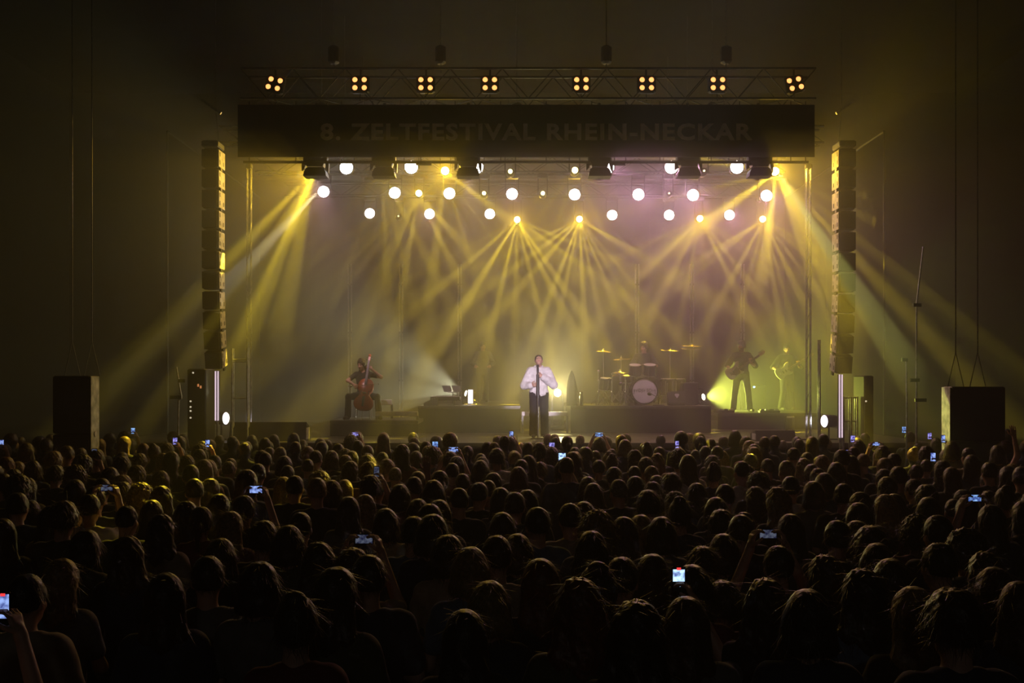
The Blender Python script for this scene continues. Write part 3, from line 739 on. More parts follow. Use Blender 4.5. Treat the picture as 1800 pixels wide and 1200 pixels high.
M_SKIN = mat('skin', (.5,.3,.22), .5, var=.12, scale=12); M_EYE = mat('eye', (.12,.1,.09), .2, var=.1); M_LIP = mat('lips', (.38,.15,.13), .4, var=.1)
M_BEARD = mat('dark_beard', (.05,.03,.02), .7, var=.3, scale=60)
SKINS = [M_SKIN, M_EYE, M_LIP, M_BEARD]
def hairm(n, c): return mat(n, c, .45, var=.45, scale=45, bump=.5, sheen=.1)
H_BLACK, H_BROWN, H_CHEST, H_BLOND, H_GREY, H_RED = hairm('black_hair',(.012,.01,.009)), hairm('dark_brown_hair',(.022,.013,.008)), hairm('chestnut_hair',(.05,.026,.013)), hairm('blond_hair',(.2,.13,.055)), hairm('grey_hair',(.15,.145,.13)), hairm('reddish_hair',(.11,.035,.018))
def cloth(n, c): return mat(n, c, .85, var=.18, scale=14, bump=.25, sheen=.15)
K_BLACK, K_GREY, K_BLUE, K_NAVY, K_WHITE, K_OLIVE, K_WINE, K_BEIGE = cloth('black_cloth',(.012,.012,.013)), cloth('grey_cloth',(.12,.12,.12)), cloth('blue_cloth',(.09,.14,.24)), cloth('navy_cloth',(.02,.028,.06)), cloth('white_cloth',(.72,.7,.7)), cloth('olive_cloth',(.06,.065,.035)), cloth('wine_cloth',(.12,.025,.03)), cloth('beige_cloth',(.3,.25,.19))
K_JEANS = cloth('jeans_cloth', (.03,.04,.075)); M_SHOE = mat('shoe_leather', (.03,.028,.026), .5)

def add_hair(F_, P, style, thick=.016):
    """hair shapes in the head frame; the face is left clear"""
    R = frame(P.hf, P.hu); q = lambda x, y, z: P.head+R@A3(x, y, z)
    th = {'short': .012, 'cropped': .007, 'mop': .03, 'curly': .045}.get(style, .018)
    F_.ell(q(0,-.014,.016), A3(.077,.097,.1)+th, R)
    F_.sub(q(0,.115,-.06), (.085,.085,.1), R, .02)                       # face
    if style in ('short', 'cropped', 'mop', 'curly'):
        F_.sub(q(0,.0,-.135), (.2,.2,.09) if style != 'curly' else (.2,.2,.07), R, .02)
    if style == 'mop': F_.ell(q(0,.05,.1), (.06,.05,.03), R)
    if style == 'curly': F_.ell(q(0,-.05,-.02), (.11,.08,.09), R)
    if style in ('long', 'wavy'):
        w_ = .075 if style == 'long' else .09
        for sg in (-1, 1):
            F_.cap(q(sg*.05,-.04,.0), q(sg*w_,-.06,-.19), .05, .045, .03); F_.cap(q(sg*w_,-.06,-.19), q(sg*(w_+.0),-.07,-.33), .045, .025, .03)
        F_.cap(q(0,-.06,.0), q(0,-.085,-.2), .06, .055, .03); F_.cap(q(0,-.085,-.2), q(0,-.09,-.36), .055, .03, .03)
    if style == 'bob':
        for sg in (-1, 1): F_.cap(q(sg*.055,-.03,.0), q(sg*.08,-.03,-.1), .05, .045, .03)
        F_.ell(q(0,-.05,-.07), (.1,.075,.075), R)
    if style == 'ponytail':
        F_.cap(q(0,-.105,.05), q(0,-.15,-.02), .025, .035, .02); F_.cap(q(0,-.15,-.02), q(0,-.13,-.22), .035, .014, .02)
        F_.sub(q(0,.02,-.15), (.2,.12,.09), R, .02)
    if style == 'bun':
        F_.ell(q(0,-.07,.12), (.05,.05,.042), R, .01); F_.sub(q(0,.02,-.15), (.2,.12,.09), R, .02)
    return F_
def strands(F_, n, P, L0=.05, lift=.35, wdt=.0016, seed=0):
    """loose strands lying over a meshed hair surface"""
    rs = np.random.RandomState(seed); co, fq = F_.co, F_.fq
    fi = rs.randint(0, len(fq), n); c = co[fq[fi]]; nr = np.cross(c[:,2]-c[:,0], c[:,3]-c[:,1]); nr /= np.linalg.norm(nr, axis=1)[:, None]+1e-9; p = c.mean(1)
    ctr = P.head; out = p-ctr
    g = A3(0,-.25,-1)-nr*((nr@A3(0,-.25,-1))[:, None]); g += rs.normal(0, .35, g.shape); g /= np.linalg.norm(g, axis=1)[:, None]+1e-9
    vs_, fs = [], []
    L = L0*(.6+rs.rand(n)*.9); side = np.cross(g, nr); side /= np.linalg.norm(side, axis=1)[:, None]+1e-9
    pts = [p-nr*.003, p+g*L[:, None]*.5+nr*(lift*L*.35)[:, None]*rs.rand(n, 1), p+g*L[:, None]+nr*(lift*L)[:, None]*(rs.rand(n, 1)*1.1-.1)]
    for k_, q in enumerate(pts):
        w_ = wdt*(1-.4*k_)
        vs_ += [q-side*w_, q+side*w_]
    vs_ = np.stack(vs_, 1).reshape(-1, 3); b = np.arange(n)[:, None]*6
    fs = np.concatenate([b+A3(0,1,3,2).astype(int), b+A3(2,3,5,4).astype(int)])
    return vs_, fs
def hair_mesh(P, style, h, mtl, n=0, seed=0, noise=None):
    F_ = Field(h, .02); add_hair(F_, P, style)
    nz = {'curly': .012, 'mop': .007, 'wavy': .008}.get(style, .003) if noise is None else noise
    me = F_.mesh('hair', mtl, noise=nz, nscale=70 if style in ('curly',) else 45)
    if n:
        v2, f2 = strands(F_, n, P, .035 if style in ('short', 'cropped') else .07, (.35 if style in ('curly', 'mop') else .16), seed=seed)
        co = np.concatenate((F_.co, v2)); fq = np.concatenate((F_.fq, f2+len(F_.co)))
        bpy.data.meshes.remove(me); me = mesh_np('hair', co, fq, mtl)
    return me
def body_mesh(P, h, hands=True, face=True, beard=False, b=1.0, legs=True):
    F_ = Field(h, .03); add_torso(F_, P, 0, b)
    for s in 'rl':
        add_arm(F_, P, s, 0, 1.0, b)
        if legs:
            add_leg(F_, P, s, 0, b); an, to = getattr(P, 'an_'+s), getattr(P, 'toe_'+s); F_.cap(an+A3(0,-.02,-.03), to, .035, .03)
    add_head(F_, P, face)
    if hands:
        for s in 'rl': add_hand(F_, P, s)
    return F_.mesh('person', SKINS, pick=head_pick(P, beard))
def shirt_mesh(P, h, mtl, inf=.022, sleeve=.4, hem=-.03, b=1.0, noise=.004, collar=False, sl_inf=None):
    F_ = Field(h, .035); add_torso(F_, P, inf, b); 
    for s in 'rl': add_arm(F_, P, s, sl_inf or inf, sleeve, b)
    F_.cut(P.tp(0,0,hem), -P.TR[:,2]*1.0)
    F_.cut(P.tp(0,0,.54), P.TR[:,2]+P.TR[:,1]*.25)
    if collar:
        for a in (-1, 1): F_.cap(P.tp(a*.03,.075,.5), P.tp(a*.075,.01,.56), .022, .02, .02)
    return F_.mesh('shirt', mtl, noise=noise, nscale=26)
def trouser_mesh(P, h, mtl, inf=.018, b=1.0, flare=.02):
    F_ = Field(h, .03); F_.ell(P.pelvis+A3(0,-.01,-.01), A3(.165*b,.115*b,.14)+inf, P.TR)
    for s in 'rl': add_leg(F_, P, s, inf, b, flare)
    F_.cut((0,0,.05), (0,0,-1))
    return F_.mesh('trousers', mtl, noise=.003, nscale=24)
def shoe_mesh(P, h):
    F_ = Field(h, .02)
    for s in 'rl':
        an, to = getattr(P, 'an_'+s), getattr(P, 'toe_'+s); F_.cap(an+A3(0,-.02,-.035), to+A3(0,.02,.005), .046, .04); F_.cap(an+A3(0,0,-.02), an+A3(0,0,.03), .045, .045)
    F_.cut((0,0,min(P.an_r[2], P.an_l[2])-.082), (0,0,-1))
    return F_.mesh('shoes', M_SHOE)
def performer(P, label, loc, rz, shirt, sleeve, trouser, hair, hair_m, beard=False, h=.0075, sh_kw=None, tr_kw=None, b=1.0, scale=1.0):
    o = link('person', body_mesh(P, h, True, True, beard, b)); o.location = loc; o.rotation_euler = (0, 0, rz); o.scale = (scale,)*3
    tag(o, label, 'person', 'band on the stage')
    link('shirt', shirt_mesh(P, .011, shirt, sleeve=sleeve, b=b, **(sh_kw or {})), o); link('trousers', trouser_mesh(P, .011, trouser, b=b, **(tr_kw or {})), o)
    link('shoes', shoe_mesh(P, .011), o)
    if hair: link('hair', hair_mesh(P, hair, .007, hair_m, 250, 3), o)
    return o

# ------------------------------------------------------------------ the band
def seated(dz, **kw):
    P = Pose()
    for n_ in ('pelvis','neck','head','sh_r','sh_l'): getattr(P, n_)[2] -= dz
    for k_, v_ in kw.items(): setattr(P, k_, np.array(v_, float) if isinstance(v_, (tuple, list)) else v_)
    P.hip_r = P.pelvis+A3(.09,0,-.03); P.hip_l = P.pelvis+A3(-.09,0,-.03); P.torso(); return P
def wpt(loc, rz, l): return Vector(loc)+Matrix.Rotation(rz, 3, 'Z')@Vector(l)

# singer
SL, SR = V(.565, 21.4, SZ), PI
PS = Pose(hf=(.06,.86,.48), hu=(0,-.48,.86), head=(.005,-.0,1.635), el_r=(.31,.0,1.1), wr_r=(.16,.17,1.1), hd_r=(-.6,.75,.15), pn_r=(-.6,-.5,.2), curl_r=.9,
          el_l=(-.3,.04,1.11), wr_l=(-.065,.2,1.29), hd_l=(.95,.35,.2), pn_l=(.3,-.9,0), curl_l=1.1, an_r=(.12,-.02,.085), an_l=(-.12,-.02,.085), kn_r=(.11,.02,.5), kn_l=(-.11,.02,.5))
sg_ = performer(PS, 'singer in white shirt and dark trousers clasping a microphone stand', SL, SR, K_WHITE, .93, K_BLACK, 'cropped', H_BROWN, beard=False, sh_kw=dict(inf=.04, sl_inf=.042, hem=-.1, collar=True, noise=.006), tr_kw=dict(inf=.03))
ms = thing('microphone_stand', 'black microphone stand with silver lower tube held by the singer', 'microphone stand', wpt(SL, SR, (.03,.24,0)))
MB().cyl((0,0,.02),(0,0,.88),.016,n=10).build('lower_tube', M_CHROME, ms)
MB().cyl((0,0,.86),(0,.015,1.33),.036,.03,n=12).build('wrapped_upper_tube', M_BLACK, ms)
MB().lathe([(.012,0),(.02,.05),(.024,.13),(.012,.15)], (0,.015,1.33), (0,.25,1), 12).build('microphone_handle', M_BLACK, ms)
MB().lathe([(.012,0),(.026,.012),(.029,.035),(.02,.055),(.006,.06)], (0,.052,1.475), (0,.25,1), 14).build('microphone_head', M_GRILLE, ms)
MB().lathe([(.15,0),(.15,.012),(.13,.02),(.02,.03)], (0,0,0), (0,0,1), 24).build('base', M_BLACK, ms)
MB().tube([(.02,0,.9),(.05,-.03,.5),(.06,-.05,.05),(.3,-.2,.012)], .005, 5).build('cable', M_BLACK, ms)

# drummer and stool
DL, DR = V(3.29, 25.55, DZ), PI
PD = seated(.22, hf=(.55,.8,-.15), hu=(.05,.15,1), kn_r=(.24,.42,.56), kn_l=(-.24,.42,.56), an_r=(.24,.46,.085), an_l=(-.24,.46,.085), toe_r=(.26,.62,.05), toe_l=(-.26,.62,.05),
            el_r=(.3,.1,.96), wr_r=(.22,.33,.9), hd_r=(-.3,.9,.1), pn_r=(-.2,-.3,-1), curl_r=1.0, el_l=(-.3,.1,.96), wr_l=(-.2,.34,.92), hd_l=(.3,.9,.1), pn_l=(.2,-.3,-1), curl_l=1.0)
performer(PD, 'drummer in black sitting behind the drum kit', DL, DR, K_BLACK, .45, K_BLACK, 'mop', H_BROWN, sh_kw=dict(inf=.03))
ds = thing('drum_stool', 'round black stool under the drummer', 'stool', DL)
MB().lathe([(.16,.54),(.17,.56),(.17,.6),(.15,.615)], n=20).build('seat', M_BLACK, ds)
MB().cyl((0,0,.2),(0,0,.55),.025).build('post', M_CHROME, ds)
for a in range(3): MB().cyl((.25*math.cos(a*2.094),.25*math.sin(a*2.094),.01),(0,0,.3),.012).build('leg', M_CHROME, ds)
for s_, nm in ((1,'left'),(-1,'right')):
    w0 = PD.wr_r if s_ == 1 else PD.wr_l; a = wpt(DL, DR, w0+A3(-s_*.03,.05,.0)); b = wpt(DL, DR, w0+A3(-s_*.12,.38,.09))
    o = MB().cyl(a, b, .008, .005, n=7).build('drumstick', mat('hickory', (.5,.36,.2), .5)); tag(o, f'wooden drumstick in the drummer hand on the picture {nm}', 'drumstick', 'drumsticks')

# cellist, stool, cello and bow
CL, CR = V(-3.33, 22.95, 1.87), PI
PC = seated(.40, hf=(.42,.85,-.25), hu=(.1,.25,1), head=(.03,.07,1.235), neck=(0,.03,1.07), kn_r=(.27,.4,.5), kn_l=(-.36,.36,.5), an_r=(.28,.42,.085), an_l=(-.4,.4,.085), toe_r=(.33,.58,.04), toe_l=(-.46,.55,.04),
            el_r=(.33,.14,.86), wr_r=(.17,.36,.78), hd_r=(-.6,.6,-.4), pn_r=(-.3,-.3,-1), curl_r=.9, el_l=(-.42,.2,.94), wr_l=(-.22,.27,1.12), hd_l=(.75,-.2,.6), pn_l=(.5,-.7,-.3), curl_l=.9)
performer(PC, 'cellist in dark top with long dark hair bowing a red cello', CL, CR, K_BLACK, .3, K_BLACK, 'wavy', H_BROWN, sh_kw=dict(inf=.012), b=.9)
cs = thing('cello_stool', 'dark stool the cellist sits on', 'stool', wpt(CL, CR, (0,-.03,0)))
MB().bbox((0,0,.39),(.38,.34,.06),.02).build('seat', M_BLACK, cs)
for a in (-1,1):
    for b in (-1,1): MB().cyl((a*.16,b*.14,0),(a*.15,b*.13,.37),.014).build('leg', M_CHROME, cs)
def inst(name, label, cat, p0, p1, facing=(0,1,0)):
    """origin at the body, x towards the head, front facing -y"""
    x = (Vector(p1)-Vector(p0)).normalized(); y = Vector(facing); y = (y-x*x.dot(y)).normalized(); z = x.cross(y)
    o = bpy.data.objects.new(name, None); C.objects.link(o); M = Matrix((x, y, z)).transposed().to_4x4(); M.translation = p0; o.matrix_world = M
    return tag(o, label, cat)
def spline(pts, n=6):
    out = []; N_ = len(pts)
    for i in range(N_):
        p0, p1, p2, p3 = (Vector((*pts[(i+j-1) % N_], 0)) for j in range(4))
        for k_ in range(n):
            t_ = k_/n; q = .5*((2*p1)+(-p0+p2)*t_+(2*p0-5*p1+4*p2-p3)*t_*t_+(-p0+3*p1-3*p2+p3)*t_**3); out.append((q.x, q.y))
    return out
def slab(pts, y0, y1, arch, name, m, parent):
    """plate with arched faces from an outline in x,z"""
    n = len(pts); cx_ = sum(p[0] for p in pts)/n; b = MB(); rings = [(1,y0+(y1-y0)*.12),(.93,y0),(.6,y0-arch*.7),(.25,y0-arch)]
    def ring(k_, y): return [((p[0]-cx_)*k_+cx_, y, p[1]*k_) for p in pts]
    seq = [ring(k_, y) for k_, y in rings[::-1]]+[ring(k_, y0+y1-y) for k_, y in rings]
    for r in seq: b.v += r
    for i in range(len(seq)-1): b.f += [(i*n+j, i*n+(j+1) % n, (i+1)*n+(j+1) % n, (i+1)*n+j) for j in range(n)]
    b.f += [tuple(range(n-1,-1,-1)), tuple(range((len(seq)-1)*n, len(seq)*n))]; b.m = [0]*len(b.f)
    return b.build(name, m, parent, True)
M_CELLO = mat('red_brown_varnish', (.42,.09,.03), .25, scale=5, var=.25); M_EBONY = mat('ebony', (.015,.013,.012), .35); M_MAPLE = mat('maple', (.45,.3,.15), .4)
ce_ = inst('cello', 'red-brown cello leaning against the cellist', 'cello', wpt(CL, CR, (-.1,.47,.56)), wpt(CL, CR, (-.16,.13,1.3)))
co_ = [(-.38,0),(-.36,.13),(-.27,.21),(-.16,.2),(-.085,.15),(-.03,.115),(.03,.12),(.08,.155),(.15,.17),(.25,.165),(.33,.11),(.365,.03)]
co_ = spline(co_+[(a, -b) for a, b in co_[1:][::-1]], 4)
slab(co_, -.055, .055, .025, 'body', M_CELLO, ce_)
MB().prism([(.2,.03),(.2,-.03),(.78,-.018),(.78,.018)], -.12, -.09, Matrix(((1,0,0,0),(0,1,0,0),(0,0,1,0),(0,0,0,1)))).build('fingerboard', M_EBONY, ce_)
MB().cyl((.34,-.07,0),(.8,-.09,0),.022,.017).build('neck', M_MAPLE, ce_)
MB().lathe([(.02,-.03),(.045,-.02),(.045,.02),(.02,.03)], (.9,-.075,0), (0,0,1), 14).build('scroll', M_CELLO, ce_)
MB().box((.84,-.085,0),(.12,.05,.045)).build('pegbox', M_CELLO, ce_)
for i in range(4): MB().cyl((.8+.025*i,-.085,-.07 if i % 2 else .0),(.8+.025*i,-.085,.0 if i % 2 else .07),.007,n=6).build('peg', M_EBONY, ce_)
MB().prism([(-.02,.045),(.0,.045),(.0,-.045),(-.02,-.045)], -.15, -.075).build('bridge', M_MAPLE, ce_)
MB().prism([(-.33,.02),(-.33,-.02),(-.1,-.03),(-.1,.03)], -.125, -.11).build('tailpiece', M_EBONY, ce_)
for i in range(4): MB().cyl((-.1,-.125,(i-1.5)*.012),(.8,-.115,(i-1.5)*.007),.0015,n=4).build('string', M_CHROME, ce_)
for s_ in (-1,1): MB().box((.0,-.085,s_*.085),(.1,.012,.012)).build('sound_hole', M_EBONY, ce_)
ep = (Vector(wpt(CL, CR, (-.06,.72,.0)))-Vector(wpt(CL, CR, (-.1,.47,.56)))).length
pin_top = ce_.matrix_world@V(-.37,0,0); tdir = (ce_.matrix_world.to_3x3()@V(-1,0,0)); tl = (pin_top.z-1.87)/-tdir.z
MB().cyl((-.37,0,0),(-.37-tl,0,0),.007,n=8).build('endpin', M_CHROME, ce_)
ba, bb = wpt(CL, CR, (.17,.5,.74)), wpt(CL, CR, (-.45,.64,.8))
bo = inst('cello_bow', 'thin cello bow held across the strings', 'bow', ba, bb, (0,0,1))
MB().cyl((-.1,0,0),(.62,-.0,0),.006,.004,n=7).build('stick', M_MAPLE, bo); MB().box((.27,-.018,0),(.66,.001,.01)).build('hair_ribbon', M_PALE, bo)
MB().box((-.03,-.012,0),(.05,.02,.014)).build('frog', M_EBONY, bo); MB().box((.61,-.01,0),(.02,.022,.01)).build('tip', M_EBONY, bo)

# guitars
M_GWHITE = mat('white_guitar_lacquer', (.8,.78,.72), .2, scale=3, var=.05); M_GGREY = mat('pale_grey_guitar_lacquer', (.55,.56,.6), .25, scale=3, var=.08); M_ROSE = mat('rosewood', (.1,.05,.03), .5)
GO = spline([(-.22,.0),(-.2,.13),(-.11,.165),(-.02,.115),(.06,.125),(.15,.18),(.235,.165),(.2,.105),(.15,.05),(.14,-.02),(.16,-.08),(.2,-.12),(.17,-.155),(.09,-.145),(.0,-.11),(-.09,-.155),(-.18,-.13)], 4)
def guitar(label, p0, p1, m, guard):
    g = inst('electric_guitar', label, 'guitar', p0, p1)
    slab(GO, -.022, .022, .002, 'body', m, g)
    MB().prism(spline([(-.08,-.02),(-.02,-.1),(.06,-.12),(.12,-.09),(.12,.05),(.04,.05)], 4), -.03, -.024).build('pickguard', guard, g)
    MB().box((.42,-.026,0),(.62,.03,.05)).build('neck', M_MAPLE, g); MB().box((.42,-.044,0),(.62,.008,.05)).build('fingerboard', M_ROSE, g)
    MB().prism([(.72,-.025),(.72,.025),(.76,.05),(.9,.05),(.92,.0),(.86,-.035)], -.045, -.02).build('headstock', M_MAPLE, g)
    for i in range(4): MB().cyl((.765+.035*i,-.03,.045),(.765+.035*i,-.03,.085),.008,n=7).build('tuning_peg', M_CHROME, g)
    MB().box((-.1,-.033,0),(.05,.02,.08)).build('bridge', M_CHROME, g)
    for x in (-.02,.06): MB().box((x,-.034,0),(.03,.014,.075)).build('pickup', M_EBONY, g)
    for i in range(4): MB().cyl((-.1,-.05,(i-1.5)*.016),(.78,-.052,(i-1.5)*.011),.0018,n=4).build('string', M_CHROME, g)
    return g
GL, GR = V(5.87, 26.2, 1.93), PI-.12
PG = Pose(hf=(.6,.8,-.12), hu=(.05,.1,1), el_r=(.34,-.06,1.14), wr_r=(.3,.17,1.04), hd_r=(-.7,.3,-.3), pn_r=(-.2,-.9,0), curl_r=.6, el_l=(-.33,.06,1.14), wr_l=(-.2,.3,1.2), hd_l=(.1,.15,.8), pn_l=(.2,-.95,0), curl_l=1.0, an_r=(.2,0,.085), an_l=(-.2,0,.085), kn_r=(.16,.03,.5), kn_l=(-.16,.03,.5), toe_r=(.26,.16,.04), toe_l=(-.26,.16,.04))
performer(PG, 'bearded bassist in dark shirt with a white guitar, right of the drums', GL, GR, K_BLACK, .5, K_BLACK, 'mop', H_BROWN, beard=True, sh_kw=dict(inf=.03), scale=1.03)
guitar('white electric guitar with dark pickguard held by the bassist', wpt(GL, GR, (.2,.235,1.03)), wpt(GL, GR, (-.5,.33,1.5)), M_GWHITE, M_ROSE)
G2, G2R = V((1383-900)/F*27.3, 27.3, 1.93), PI+.05
PG2 = Pose(hf=(.15,.95,-.15), hu=(0,.1,1), el_r=(.36,-.04,1.14), wr_r=(.33,.19,1.07), hd_r=(-.7,.3,-.3), pn_r=(-.2,-.9,0), curl_r=.6, el_l=(-.34,.06,1.14), wr_l=(-.22,.3,1.18), hd_l=(.1,.15,.8), pn_l=(.2,-.95,0), curl_l=1.0, an_r=(.16,0,.085), an_l=(-.16,0,.085))
performer(PG2, 'guitarist in black with a grey guitar, far right of the band', G2, G2R, K_BLACK, .5, K_BLACK, 'short', H_BLACK, sh_kw=dict(inf=.03), scale=1.01)
guitar('pale grey electric guitar held by the far right guitarist', wpt(G2, G2R, (.16,.245,1.03)), wpt(G2, G2R, (-.52,.34,1.45)), M_GGREY, M_PALE)
# keyboard player
KL, KR = V((849-900)/F*27.6, 27.6, DZ), PI
PK = Pose(hf=(-.25,.9,-.25), hu=(0,.2,1), el_r=(.3,.05,1.12), wr_r=(.2,.3,1.05), hd_r=(0,1,-.2), pn_r=(0,-.2,-1), el_l=(-.3,.05,1.12), wr_l=(-.2,.3,1.05), hd_l=(0,1,-.2), pn_l=(0,-.2,-1), curl_r=.5, curl_l=.5)
performer(PK, 'keyboard player in black standing behind the left riser, mostly lost in haze', KL, KR, K_BLACK, .9, K_BLACK, 'short', H_BROWN, scale=.93)

# ------------------------------------------------------------------ drum kit
M_SHELL = mat('dark_drum_shell', (.03,.027,.025), .25, scale=6); M_SKINW = mat('white_drum_head', (.62,.58,.64), .5, scale=4, var=.06); M_BRASS = mat('cymbal_brass', (.75,.58,.22), .25, .95, scale=12, var=.2); M_INK = mat('drum_head_ink', (.05,.045,.06), .6)
def drum(name, label, c, r, d, axis, head_m, hoop=M_CHROME, lugs=8, legs=None, hoop_w=.018):
    t_ = thing(name, label, 'drum', c); ax_ = Vector(axis).normalized()
    MB().lathe([(r,-d/2),(r*1.0,d/2)], (0,0,0), ax_, 28).build('shell', M_SHELL, t_)
    for e in (-1, 1): MB().lathe([(r*1.0,e*(d/2-.0)),(r+.014,e*(d/2)),(r+.014,e*(d/2+.0)+e*hoop_w),(r*.96,e*(d/2+hoop_w)),(r*.96,e*d/2)], (0,0,0), ax_, 28, cap=False).build('hoop', hoop, t_)
    MB().lathe([(r*.98,d/2),(r*.97,d/2+.012),(.01,d/2+.014)], (0,0,0), ax_, 28).build('head_skin', head_m, t_)
    u = ax_.orthogonal().normalized(); v_ = ax_.cross(u)
    lm = None
    for i in range(lugs):
        a = 2*PI*(i+.5)/lugs; q = u*math.cos(a)*(r+.012)+v_*math.sin(a)*(r+.012)
        MB().cyl(q-ax_*d*.42, q+ax_*d*.42, .007, n=6).build('lug', M_CHROME, t_)
    if legs:
        for a, b in legs: MB().cyl(a, b, .01, n=7).build('leg', M_CHROME, t_)
    return t_
BX, BY = (1133-900)/F*24.1, 24.3
bd = drum('bass_drum', 'big bass drum with white front skin and dark lettering', (BX, BY, DZ+.335), .3, .4, (0,-1,0), M_SKINW, M_SHELL, 10, [((-.3,.1,-.05),(-.4,-.1,-.32)),((.3,.1,-.05),(.4,-.1,-.32))], .03)
sc0 = F/24.1
text_mesh('lettering', 'rrIDJIr SOrr', 36/sc0, 8/sc0, M_INK, bd, (0,-.222,.005), (PI/2,0,0), .0, .0015)
for x in (-.268,.268): MB().box((x*.93,-.218,-.02),(.012,.004,.12)).build('letter_stem', M_INK, bd)
drum('tom_drum', 'left of the two small toms over the bass drum', ((1117-900)/F*24.3, 24.4, at(0,650,24.3).z), .145, .22, (0,-.25,1), M_SKINW, lugs=6, legs=[((0,0,-.1),(.1,.0,-.33))])
drum('tom_drum', 'right of the two small toms over the bass drum', ((1143-900)/F*24.3, 24.4, at(0,650,24.3).z), .15, .23, (0,-.25,1), M_SKINW, lugs=6, legs=[((0,0,-.1),(-.08,.0,-.33))])
for x, r, lab in ((1175,.19,'floor tom right of the bass drum'),(1195,.2,'floor tom beside the small drum monitor')):
    cz = DZ+.42; drum('floor_tom', lab, ((x-900)/F*24.9, 25.0 if x < 1190 else 25.3, cz), r, .38, (0,-.05,1), M_SKINW, lugs=8, legs=[((math.cos(a)*(r+.02),math.sin(a)*(r+.02),.1),(math.cos(a)*(r+.03),math.sin(a)*(r+.03),-.42)) for a in (.3,2.4,4.5)])
drum('snare_drum', 'chrome snare drum behind the left tom', ((1103-900)/F*24.8, 24.85, DZ+.62), .17, .14, (0,-.1,1), M_SKINW, lugs=8, legs=[((math.cos(a)*.03,math.sin(a)*.03,-.07),(math.cos(a)*.22,math.sin(a)*.22,-.62)) for a in (.5,2.6,4.7)])
def cymbal(label, x, y, Y, rpx, tilt=0, double=False, name='crash_cymbal', base=DZ):
    p = at(x, y, Y); r = rpx/F*Y
    t_ = thing(name, label, 'cymbal', (p.x, Y, base)); z = p.z-base
    n_ = Matrix.Rotation(tilt, 3, 'Y')@V(0,-.1,1)
    for k_ in range(2 if double else 1):
        dz = -.07*k_
        MB().lathe([(.01,.035),(.03,.03),(.04,.012),(r*.6,.004),(r,-.012),(r,-.015),(r*.6,.0),(.035,.006)], (k_*-.05,0,z+dz), n_, 32).build('cymbal_plate', M_BRASS, t_, True)
    MB().cyl((0,0,.35),(0,0,z+.04),.011,n=8).build('tube', M_CHROME, t_); MB().cyl((0,0,.1),(0,0,.5),.016,n=8).build('lower_tube', M_CHROME, t_)
    MB().lathe([(.016,0),(.02,.01),(.02,.04),(.008,.05)], (0,0,z+.02), (0,0,1), 10).build('wing_nut', M_CHROME, t_)
    for a in range(3):
        an = a*2*PI/3+.5; MB().cyl((math.cos(an)*.28,math.sin(an)*.28,.01),(0,0,.34),.009,n=6).build('leg', M_CHROME, t_)
    return t_
cymbal('pair of bright stacked crash cymbals on the tallest stand, right of the drummer', 1216, 607, 25.6, 19, .03, True)
cymbal('dim crash cymbal just right of the drummer', 1178, 615, 25.9, 17, .05)
cymbal('dim crash cymbal left of the drummer', 1092, 630, 25.7, 18, -.06)
cymbal('dim thin cymbal at the left end of the drum kit', 1061, 617, 25.4, 14, .1)
cymbal('small hi-hat cymbal pair left of the snare drum', 1089, 654, 24.7, 12, 0, True, 'hi_hat')
# chrome percussion stands at the left of the kit
def chrome_stand(label, x, Y, ytop, arm):
    p = at(x, ytop, Y); t_ = thing('percussion_stand', label, 'stand', (p.x, Y, DZ)); z = p.z-DZ
    MB().cyl((0,0,.08),(0,0,z),.014,n=8).build('tube', M_CHROME, t_)
    for zz in (.3,.55,z-.05): MB().lathe([(.018,0),(.026,.01),(.026,.04),(.018,.05)], (0,0,zz), (0,0,1), 10).build('collar', M_CHROME, t_)
    for a in range(3):
        an = a*2*PI/3+.2; MB().cyl((math.cos(an)*.24,math.sin(an)*.24,.01),(0,0,.3),.009,n=6).build('leg', M_CHROME, t_)
    if arm:
        MB().tube([(0,0,z),(arm*.5,0,z+.02),(arm,0,z-.05),(arm,0,z-.22)], .009, 6).build('arm', M_CHROME, t_)
        MB().bbox((arm,0,z-.26),(.1,.06,.08),.02).build('cowbell', M_SHELL, t_)
    return t_
chrome_stand('chrome percussion stand at the far left of the drum kit', 1052, 24.4, 650, 0)
chrome_stand('chrome percussion stand with a cowbell on a short arm', 1076, 24.2, 655, .2)
chrome_stand('thin chrome stand between percussion and bass drum', 1100, 23.78, 668, 0)
for x, r, lab in ((1062,.11,'small percussion drum on the far left stand'),(1070,.09,'smaller percussion drum beside the cowbell')):
    drum('percussion_drum', lab, ((x-900)/F*24.5, 24.55 if x < 1065 else 24.75, DZ+.5), r, .26, (.1,-.2,1), M_SKINW, lugs=6, legs=[((0,0,-.12),(0,.02,-.5)),((0,0,-.3),(.15,-.1,-.5)),((0,0,-.3),(-.15,-.1,-.5))])
mk = thing('drum_microphone', 'dark microphone on a short boom before the bass drum', 'microphone', ((1158-900)/F*23.8, 23.8, DZ))
MB().lathe([(.14,0),(.14,.015),(.02,.03)], n=18).build('base', M_BLACK, mk); MB().cyl((0,0,.02),(0,0,.22),.01).build('post', M_BLACK, mk)
MB().cyl((.05,0,.16),(-.17,.05,.27),.008).build('boom', M_BLACK, mk); MB().lathe([(.02,-.05),(.035,-.03),(.04,.03),(.03,.06)], (-.2,.06,.27), (-.5,.8,.1), 12).build('capsule', M_BLACK, mk)
